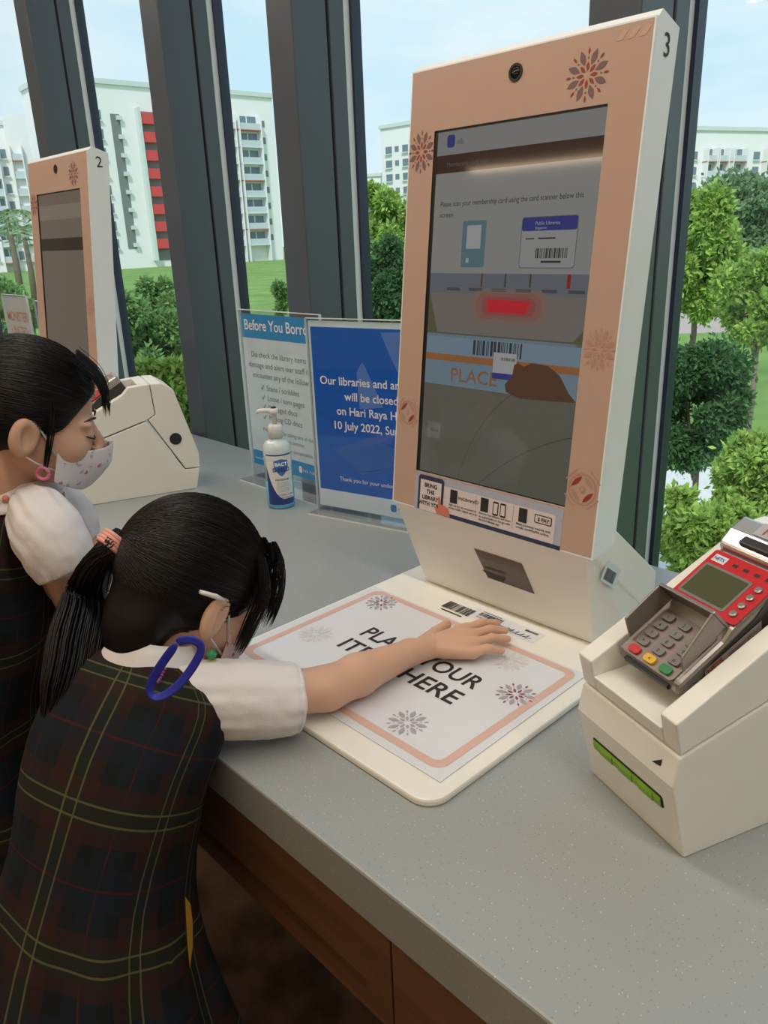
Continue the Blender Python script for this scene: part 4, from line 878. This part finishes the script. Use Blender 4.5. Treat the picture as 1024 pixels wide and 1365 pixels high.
if len(lp) > 3:
    mb = MB()
    for a, c in zip(lp, lp[1:]):
        pass
    V, F = [], []
    for i, q in enumerate(lp):
        t_ = (lp[min(i+1, len(lp)-1)]-lp[max(i-1, 0)]).normalized(); vw = ray(230, 900).normalized(); sd = t_.cross(vw).normalized(); V += [q+sd*.0045-vw*.003, q-sd*.0045-vw*.006]
        if i: F.append((2*i-2, 2*i-1, 2*i+1, 2*i))
    o = link('lanyard', mesh(V, F, True), BLUE, g); s_ = o.modifiers.new('s', 'SUBSURF'); s_.levels = 2; s_.render_levels = 2; s_ = o.modifiers.new('t', 'SOLIDIFY'); s_.thickness = .0010
    bd = [on_dress(u, v, .006) for u, v in ((232, 868), (226, 880), (220, 892), (214, 904), (209, 912))]
    for i in range(4):
        for j in range(3):
            if bd[i] is not None and bd[i+1] is not None: MB().lathe([(.0004, -.0022), (.0022, 0), (.0004, .0022)], 8).build('bead', PURP, o, True, loc=bd[i].lerp(bd[i+1], j/3))
ebp = HB @ Vector((.076, .002, -.058)); 
for i, (c, r) in enumerate((((.03, .30, .12), .006), ((.35, .45, .06), .005))):
    MB().lathe([(.0008, -r), (r*.8, -r*.5), (r, 0), (r*.8, r*.5), (.0008, r)], 12).build('bead_charm', mat('bead_%d' % i, c, .3, var=0), g, True, loc=ebp+Vector((.004, -.002, -.004-.011*i))-baseB)
pk = [on_dress(u, v, .009) for u, v in ((247, 1195), (254, 1205), (257, 1230), (257, 1262), (253, 1292), (250, 1260), (248, 1225))]
if all(q is not None for q in pk): MB().add(pk, [tuple(range(len(pk)))]).build('pocket_lining', YEL, g)
shoe(g, baseB, (.19, -.72, 0), f2, BLKSHOE, SHIRT); shoe(g, baseB, (.08, -.70, 0), f2, BLKSHOE, SHIRT)
# ---- the girl in profile behind her
fA = Vector((.69, .72, 0)).normalized(); rA = Vector((fA.y, -fA.x, 0))
HA = head_matrix(dep(46, 550, 1.06), (.42, .91, 0), R_(14), 0, .96)
hc = HA.translation
neck = hc-fA*.045-Vector((0, 0, .105)); shc = neck-fA*.010-Vector((0, 0, .045))
wst = shc+Vector((-.02, -.085, -.235)); hipA = wst+Vector((0, -.02, -.11))
baseA = Vector((hipA.x, hipA.y, 0))
g2 = thing('person', 'child in profile wearing floral mask, standing beside card terminal box', 'person', baseA)
P = head_prims(HA)+[hcap(HA, (0, -.030, -.045), (0, -.045, -.10), .036, .036, .015), cap(HA @ Vector((0, -.04, -.09)), shc, .036, .045, .02),
    cap(shc-Vector((0, 0, .05)), wst, .060, .058, .02), cap(wst, hipA, .060, .070, .02), cap(shc+rA*.06-Vector((0,0,.01)), shc-rA*.06-Vector((0,0,.01)), .03, .03, .02)]
shA = dep(50, 686, 1.04); elA = onz(106, 816, ZC+.055); wrA = elA.lerp(onz(165, 716, ZC+.03), .55)
P += [cap(shA, elA, .033, .026, .015), cap(elA, wrA, .026, .018, .01)]
dA = (wrA-elA); dA.z = 0; dA.normalize(); sA = Vector((dA.y, -dA.x, 0)); W_ = lambda a, b_, c: wrA+dA*a+sA*b_+Vector((0, 0, c))
P += hand_prims(wrA, [W_(.062, -.018, -.006), W_(.066, -.003, -.005), W_(.063, .011, -.006), W_(.054, .023, -.008)], [W_(.10, -.026, -.016), W_(.112, -.004, -.016), W_(.106, .014, -.016), W_(.09, .031, -.016)], [W_(.012, -.01, 0), W_(.03, -.034, -.006), W_(.055, -.046, -.012)])
lsA = shc-rA*.088; leA = lsA+fA*.08-Vector((0, 0, .14)); leA.z = max(leA.z, ZC+.04); lwA = leA+fA*.11-rA*.04; lwA.z = ZC+.03
P += [cap(lsA, leA, .032, .026, .015), cap(leA, lwA, .026, .018, .01)]+hand_prims(lwA, [lwA+fA*.06+rA*q+Vector((0, 0, -.006)) for q in (-.02, -.006, .008, .022)], [lwA+fA*.10+rA*q*1.3+Vector((0, 0, -.016)) for q in (-.02, -.006, .008, .022)], [lwA+rA*.01, lwA+rA*.034+fA*.03, lwA+rA*.045+fA*.055-Vector((0, 0, .012))])
ftA = [baseA+rA*.06, baseA-rA*.06]; P += legs(hipA-Vector((0, 0, .04)), rA, ftA, fA)
bme = sdf_mesh(P, .003); bme.transform(Matrix.Translation(-baseA)); link('body', bme, SKIN, g2)
D_ = lambda a, z: shc+fA*a*(1 if a > -.02 else .2)+Vector((-.02, -.085, 0))*min(1, max(0, -z/.235))*(1 if z > -.24 else 1.12)+Vector((0, 0, z))
rings = [(D_(-.075, -.60), rA, .19, .155), (D_(-.07, -.48), rA, .165, .135), (D_(-.065, -.36), rA, .132, .108), (D_(-.058, -.275), rA, .108, .090), (D_(-.045, -.20), rA, .106, .088), (D_(-.030, -.12), rA, .108, .086), (D_(-.018, -.06), rA, .108, .082),
         (D_(-.008, -.01), rA, .102, .072), (D_(-.003, .022), rA, .086, .058), (D_(0, .038), rA, .060, .048), (D_(.002, .045), rA, .044, .042)]
loft('pinafore', rings, PLAID, g2, baseA, 72, pleat=pleat(0, 4), thick=.002)
sleeve(g2, baseA, [dep(38, 668, 1.06), dep(50, 684, 1.035), dep(63, 710, 1.02), dep(78, 738, 1.02), dep(92, 764, 1.025), dep(93, 767, 1.025)], [.024, .041, .047, .045, .038, .033])
sleeve(g2, baseA, [shc-rA*.06, lsA, lsA.lerp(leA, .25)-rA*.008, lsA.lerp(leA, .5), lsA.lerp(leA, .58)], [.03, .046, .052, .046, .036])
loft('collar', [(D_(.002, .030), rA, .074, .062), (D_(.004, .046), rA, .060, .052), (D_(.008, .066), rA, .042, .042)], SHIRT, g2, baseA, 40, thick=.002)
hp = [ell(HA, (0, -.012, .022), (.076, .092, .084), .01), ell(HA, (0, -.062, -.030), (.050, .032, .045), .02), ell(HA, (0, .078, -.040), (.072, .060, .078), .008, 's')]
for s in (-1, 1): hp.append(ell(HA, (s*.085, .004, -.034), (.032, .026, .036), .006, 's'))
hm = sdf_mesh(hp, .003); hm.transform(Matrix.Translation(-baseA)); hair = link('hair', hm, HAIR, g2)
def keepA(p): return not (((p.y-.078)/.062)**2+((p.z+.040)/.080)**2+(p.x/.074)**2 < 1) and p.z > -.03
strands('hair_strands', HA, (.076, .092, .084), (0, -.104, .030), 2600, 6, hair, baseA, keepA)
for i, x in enumerate((-.02, .012, .034)): bundle('fringe', [HA @ Vector(q) for q in ((x, .045, .090), (x*1.1, .074, .070), (x*1.15, .090, .044), (x*1.2, .096, .014))], [.010, .009, .007, .004], 26, 60+i, g2, baseA, .0004)
bundle('side_lock', [HA @ Vector(q) for q in ((.066, .022, .03), (.072, .026, -.005), (.069, .024, -.04), (.062, .022, -.07))], [.006, .005, .004, .002], 22, 70, g2, baseA, .0005)
bundle('ponytail', [HA @ Vector(q) for q in ((0, -.10, .03), (0, -.13, .01), (0, -.14, -.06), (0, -.13, -.14))], [.012, .022, .026, .012], 160, 9, g2, baseA)
MASKA = face_mask(HA, g2, baseA, print_mat('mask_floral', (.74, .72, .76), ((.50, .20, .32), (.38, .40, .62), (.62, .42, .55)), 90))
for s in (1, -1):
    MB().tube([HA @ Vector(q)-baseA for q in ((s*.057, .034, -.045), (s*.064, .020, -.020), (s*.073, .000, .010))], .0013, 6).build('ear_loop', STRAP, MASKA, True)
    MB().tube([HA @ Vector(q)-baseA for q in ((s*.057, .034, -.066), (s*.066, .010, -.056), (s*.072, -.004, -.046))], .0013, 6).build('ear_loop', STRAP, MASKA, True)
LASH = mat('lash', (.015, .01, .01), .6, var=0); BROW = mat('brow', (.06, .035, .025), .8, var=0)
for HH, gg, bb in ((HA, g2, baseA), (HB, g, baseB)):
    for s in (1, -1):
        MB().tube([HH @ Vector((s*x, y, z))-bb for x, y, z in ((.015, .0815, -.0185), (.022, .083, -.021), (.030, .0815, -.021), (.038, .0765, -.0185), (.043, .071, -.016))], [.0006, .0012, .0014, .0012, .0006], 6).build('eyelashes', LASH, gg, True)
        MB().tube([HH @ Vector((s*x, y, z))-bb for x, y, z in ((.014, .0795, .004), (.024, .0800, .008), (.036, .0745, .008), (.044, .066, .004))], [.001, .0018, .0016, .0006], 6).build('eyebrow', BROW, gg, True)
PKB = mat('clip_pink', (.70, .20, .34), .4, var=0)
c_ = HA @ Vector((.064, .020, -.070)); MB().tube([c_+(fA*math.cos(a)+Vector((0, 0, math.sin(a))))*.008-baseA for a in [2*math.pi*q/16 for q in range(17)]], .0024, 8).build('mask_clip', PKB, g2, True)
nb = [shc+Vector((0, 0, .048))+(rA*math.cos(a)*.066+fA*math.sin(a)*.056) for a in [R_(q) for q in range(-75, 60, 11)]]
for i, q in enumerate(nb): MB().lathe([(.0006, -.005), (.004, -.003), (.0045, 0), (.004, .003), (.0006, .005)], 10).build('necklace_bead', [mat('bead_c', (.72, .25, .16), .4, var=0), mat('bead_t', (.12, .45, .38), .4, var=0), mat('bead_y', (.65, .55, .10), .4, var=0)][i % 3], g2, True, loc=q-baseA)
for q in ftA: shoe(g2, baseA, q, fA, BLKSHOE, SHIRT)
#</P>
#<O>
# ---------------------------------------------------------------- outdoors
ZG = -2.46
LAWN = two_tone('lawn', (.10, .20, .035), (.20, .34, .07), .6, .95, .3, .7, 8, 0); PAVE = mat('paving', (.62, .62, .60), .8, var=.1, scale=2); ROAD = mat('road', (.42, .34, .31), .85, var=.08, scale=1)
structure(MB().box(-300, 200, 1.2, 400, ZG-.3, ZG).build('ground', LAWN))
def strip(name, d0, d1, m, u0=-400, u1=1500, dz=.02):
    pts = []
    for u, d in ((u0, d0), (u1, d0), (u1, d1), (u0, d1)): q = dep(u, 340, d); pts.append((q.x, max(q.y, 1.3)))
    return structure(MB().plate(pts, ZG, ZG+dz).build(name, m))
strip('road', 27, 36, ROAD, 700, 1400); strip('path', 5, 11.5, PAVE, 300, 1400, .03)
def leafmat(name, c):
    m = bpy.data.materials.new(name); m.use_nodes = True; t = m.node_tree; t.nodes.clear(); o = N(t, 'ShaderNodeOutputMaterial')
    gi = N(t, 'ShaderNodeNewGeometry'); r = N(t, 'ShaderNodeMapRange'); r.inputs[3].default_value = .6; r.inputs[4].default_value = 1.4; t.links.new(gi.outputs['Random Per Island'], r.inputs[0])
    s = N(t, 'ShaderNodeVectorMath', operation='SCALE'); s.inputs[0].default_value = c; t.links.new(r.outputs[0], s.inputs['Scale'])
    d = N(t, 'ShaderNodeBsdfDiffuse'); tr = N(t, 'ShaderNodeBsdfTranslucent'); mi = N(t, 'ShaderNodeMixShader', i_0=.4)
    t.links.new(s.outputs[0], d.inputs[0]); t.links.new(s.outputs[0], tr.inputs[0]); t.links.new(d.outputs[0], mi.inputs[1]); t.links.new(tr.outputs[0], mi.inputs[2]); t.links.new(mi.outputs[0], o.inputs[0]); return m
L1, L2, L3, L4 = leafmat('leaf_bright', (.36, .52, .13)), leafmat('leaf_mid', (.22, .37, .13)), leafmat('leaf_dark', (.10, .20, .08)), leafmat('leaf_far', (.22, .33, .17))
BARK = mat('bark', (.20, .16, .12), .9, var=.2, scale=12)
def leaves(blobs, n, size, seed, asp=.24):
    rg = np.random.default_rng(seed); bl = np.array([[*b_[0], *b_[1]] for b_ in blobs]); wgt = (bl[:, 3]*bl[:, 5]); pick = rg.choice(len(bl), n, p=wgt/wgt.sum())
    d = rg.normal(size=(n, 3)); d /= np.linalg.norm(d, axis=1)[:, None]; c = bl[pick, :3]+d*bl[pick, 3:]*(rg.random((n, 1))**.4)*(1+.35*np.abs(rg.normal(size=(n, 1))))
    ax = d*.5+rg.normal(size=(n, 3))*.6+np.array([0, 0, -.15]); ax /= np.linalg.norm(ax, axis=1)[:, None]; sd = np.cross(ax, rg.normal(size=(n, 3))); sd /= np.linalg.norm(sd, axis=1)[:, None]
    L = size*(.6+.8*rg.random((n, 1))); V = np.stack([c, c+ax*L*.45+sd*L*asp, c+ax*L, c+ax*L*.45-sd*L*asp], 1).reshape(-1, 3)
    me = bpy.data.meshes.new('m'); me.vertices.add(4*n); me.vertices.foreach_set('co', V.astype(np.float32).ravel()); me.loops.add(4*n); me.loops.foreach_set('vertex_index', np.arange(4*n, dtype=np.int32))
    me.polygons.add(n); me.polygons.foreach_set('loop_start', np.arange(0, 4*n, 4, dtype=np.int32)); me.update(); me.validate(); return me
def tree(name, label, cat, u, v, d, ru, rv, n, size, m, seed, nb=9, group=None):
    nb = nb*3; n = int(n*3.0); size *= .5
    c = dep(u, v, d); s = d/F_PX; rx, rz = ru*s, rv*s; base = Vector((c.x, c.y, ZG)); t = thing(name, label, cat, base, group=group); rn = random.Random(seed); bl = []; mb = MB()
    for i in range(nb):
        a = rn.uniform(0, 6.28); z = rn.uniform(-.8, .8); q = math.sqrt(max(.05, 1-z*z))*math.sqrt(rn.random())*.85
        p = Vector((c.x+rx*q*math.cos(a)-base.x, c.y+rx*q*math.sin(a)-base.y, c.z+rz*z-base.z)); r = rn.uniform(.10, .27); bl.append((p, (rx*r, rx*r, rz*r)))
    top = Vector((0, 0, max(c.z-ZG-rz*.3, .3))); tr = max(.03, rx*.06)
    mb.tube([(0, 0, 0), top*.5+Vector((tr*.8, tr, 0)), top], [tr*1.4, tr, tr*.7], 8)
    for p, r in bl[:6]: mb.tube([top*.75, top.lerp(p, .5)+Vector((0, 0, -.1*rz)), p], [tr*.6, tr*.4, tr*.15], 6)
    mb.build('trunk', BARK, t, True)
    f = link('foliage', leaves(bl, n, size, seed), m, t); return t
tree('shrub', 'bright green rosette-leaved shrub outside, behind the card terminal box', 'shrub', 935, 715, 3.9, 75, 62, 9000, .085, L1, 1)
tree('shrub', 'bright green shrub outside at the right edge above the terminal', 'shrub', 1010, 640, 4.6, 60, 60, 8000, .085, L1, 2)
tree('tree', 'dark green tree with small leaves just outside, above the bright shrubs', 'tree', 935, 540, 6.8, 78, 80, 14000, .10, L3, 3, 12)
tree('tree', 'bright green tree beside the pinkish road, right of kiosk number 3', 'tree', 930, 345, 18, 62, 82, 14000, .30, L1, 4, 12)
tree('tree', 'light green feathery tree reaching in at the right edge', 'tree', 1015, 400, 11, 62, 62, 7000, .20, L1, 5)
tree('tree', 'large spreading dark tree below the white block on the right', 'tree', 1010, 300, 42, 110, 70, 16000, .6, L4, 6, 14)
tree('tree', 'bright leafy tree seen between window post and kiosk number 3', 'tree', 520, 300, 17, 48, 52, 12000, .26, L1, 7)
tree('tree', 'darker leafy tree directly above the blue closure notice', 'tree', 512, 385, 13, 48, 62, 12000, .2, L3, 8)
tree('tree', 'tall mid-green tree in front of the red balconies', 'tree', 212, 435, 12, 36, 62, 10000, .17, L2, 9, 10)
tree('shrub', 'leafy shrub outside, right of kiosk number 2 post', 'shrub', 185, 480, 8, 62, 85, 16000, .14, L2, 10, 14)
tree('shrub', 'bright low shrub outside, above the far card terminal box', 'shrub', 225, 555, 5.0, 70, 70, 14000, .10, L1, 11, 12)
tree('shrub', 'green shrub outside at the left picture edge behind paper signs', 'shrub', 8, 420, 14, 45, 42, 8000, .2, L2, 12)
tree('shrub', 'small young tree on the lawn above the Before You Borrow sign', 'tree', 374, 398, 30, 10, 26, 1500, .35, L2, 13, 5)
def palm(u, v, d, label, seed):
    c = dep(u, v, d); base = Vector((c.x, c.y, ZG)); t = thing('palm_tree', label, 'palm tree', base, group='palms by the far block'); rn = random.Random(seed); h_ = c.z-ZG
    MB().tube([(0, 0, 0), (.15, 0, h_*.5), (0, 0, h_)], [.25, .18, .14], 8).build('trunk', BARK, t, True)
    for i in range(12):
        a = 2*math.pi*i/12+rn.uniform(-.2, .2); L = rn.uniform(2.2, 3.0); pts = [Vector((math.cos(a)*L*q, math.sin(a)*L*q, h_+L*(.55*q-.95*q*q))) for q in [j/8 for j in range(9)]]; sd = Vector((-math.sin(a), math.cos(a), 0)); mb = MB()
        for j in range(1, 9):
            for s in (-1, 1):
                q = pts[j]; l = .75*math.sin(math.pi*(j/9.5))+.12; tip = q+sd*s*l+Vector((math.cos(a)*.3, math.sin(a)*.3, -.35*l)); mb.add([q, q+(pts[j]-pts[j-1])*.5, tip], [(0, 1, 2)])
        mb.tube(pts, .03, 4); mb.build('frond', L4, t)
palm(8, 285, 46, 'tall palm in front of the far block at the left edge', 1); palm(30, 305, 52, 'shorter palm in front of the far block at the left edge', 2)
# apartment blocks
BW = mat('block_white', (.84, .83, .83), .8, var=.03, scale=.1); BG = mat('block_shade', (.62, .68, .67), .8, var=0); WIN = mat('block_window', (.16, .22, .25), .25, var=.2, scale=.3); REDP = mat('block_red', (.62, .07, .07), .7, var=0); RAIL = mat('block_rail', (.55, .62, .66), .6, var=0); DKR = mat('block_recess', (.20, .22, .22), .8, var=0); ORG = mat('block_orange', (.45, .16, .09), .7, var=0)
def block(label, uL, dL, uR, dR, vtop, cols, rows, deep=12, st=2.65, ztop_gap=2.6, steps=()):
    a = dep(uL, 340, dL); c = dep(uR, 340, dR); a.z = c.z = ZG; ex = (c-a); L = ex.length; ex.normalize(); ny = Vector((-ex.y, ex.x, 0))      # ny points away from the camera
    if ny.dot(a-CAM) < 0: ny = -ny
    H = dep(uL, vtop, dL).z-ZG; t = thing('apartment_block', label, 'building', a); t.rotation_euler = (0, 0, math.atan2(ex.y, ex.x)); sg = 1 if ny.dot(Vector((-ex.y, ex.x, 0))) > 0 else -1
    Y = lambda y: y*sg
    def bx(nm, m, x0, x1, y0, y1, z0, z1, par=t): y0, y1 = sorted((Y(y0), Y(y1))); return MB().box(x0, x1, y0, y1, z0, z1).build(nm, m, par)
    def S(u): r = ray(u, 250); r.z = 0; k = (a-CAM); det = r.x*(-ex.y)+ex.x*r.y; tt = (k.x*(-ex.y)+ex.x*k.y)/det; q = CAM+r*tt; return (q-a).x*ex.x+(q-a).y*ex.y
    bx('wall', BW, 0, L, 0, deep, 0, H)
    bx('parapet', BG, -.3, L+.3, -.3, deep, H, H+.7)
    for (u0, u1, dh) in steps: bx('stair_tower', BW, S(u0), S(u1), -.6, 5, 0, H+dh)
    share = {}
    for (u0, u1, kind) in cols:
        x0, x1 = S(u0), S(u1)
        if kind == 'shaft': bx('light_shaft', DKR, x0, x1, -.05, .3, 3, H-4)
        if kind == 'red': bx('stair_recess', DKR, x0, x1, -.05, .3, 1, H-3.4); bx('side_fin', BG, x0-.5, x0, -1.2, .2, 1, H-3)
        if kind == 'balcony':
            for xx in (x0-.15, x1): bx('column', BW, xx, xx+.18, -1.4, 0, 0, H-3)
        for r in range(rows):
            z = H-ztop_gap-st*(r+1)
            if z < .5: break
            if kind == 'win':
                w_ = bx('window', WIN, x0, x1, -.08, .2, z+.3, z+1.7); bx('ledge', BG, x0-.1, x1+.1, -.35, 0, z+.1, z+.3, w_)
            elif kind == 'shaft': bx('vent_ledge', BG, x1-.6, x1+.2, -.5, .1, z+.4, z+1.0)
            elif kind == 'red': bx('red_parapet', REDP, x0, x1, -1.0, -.1, z, z+1.5)
            elif kind == 'small': bx('window', WIN, x0, x1, -.08, .2, z+.6, z+1.6)
            elif kind == 'balcony':
                w_ = bx('window', WIN, x0+.2, x1-.2, -.1, .2, z+1.0, z+2.1); bx('mullion', BW, (x0+x1)/2-.08, (x0+x1)/2+.08, -.14, .2, z+1.0, z+2.1, w_)
                b_ = bx('balcony', RAIL, x0, x1, -1.2, -.05, z-.05, z+.95); bx('balcony_slab', BG if r % 3 else ORG, x0-.2, x1+.2, -1.3, 0, z-.2, z-.05, b_)
    return t
block('white apartment block with a column of red stair parapets', 98, 121, 378, 144, 119, [(141, 148, 'win'), (160, 172, 'shaft'), (196, 217, 'red'), (300, 316, 'balcony'), (322, 349, 'balcony'), (352, 359, 'small')], 11)
block('pale apartment block at the left edge behind the palms', -90, 128, 60, 135, 172, [(-70, -50, 'balcony'), (-30, -18, 'win'), (-12, 4, 'balcony'), (9, 16, 'win'), (22, 36, 'balcony'), (40, 50, 'win')], 10, steps=((19, 52, 1.6),))
block('distant white apartment block left of kiosk number 3', 513, 172, 600, 160, 179, [(516, 524, 'win'), (528, 533, 'small'), (538, 546, 'win'), (552, 562, 'balcony')], 9)
block('low distant white building left of the distant white block', 455, 190, 511, 188, 240, [(462, 470, 'win'), (490, 497, 'win'), (501, 507, 'win')], 3)
block('white apartment block above the trees at the right edge', 905, 150, 1090, 165, 180, [(918, 926, 'win'), (934, 946, 'balcony'), (949, 961, 'balcony'), (968, 985, 'balcony'), (1000, 1008, 'win'), (1012, 1030, 'balcony'), (1040, 1056, 'balcony')], 6)
#</O>
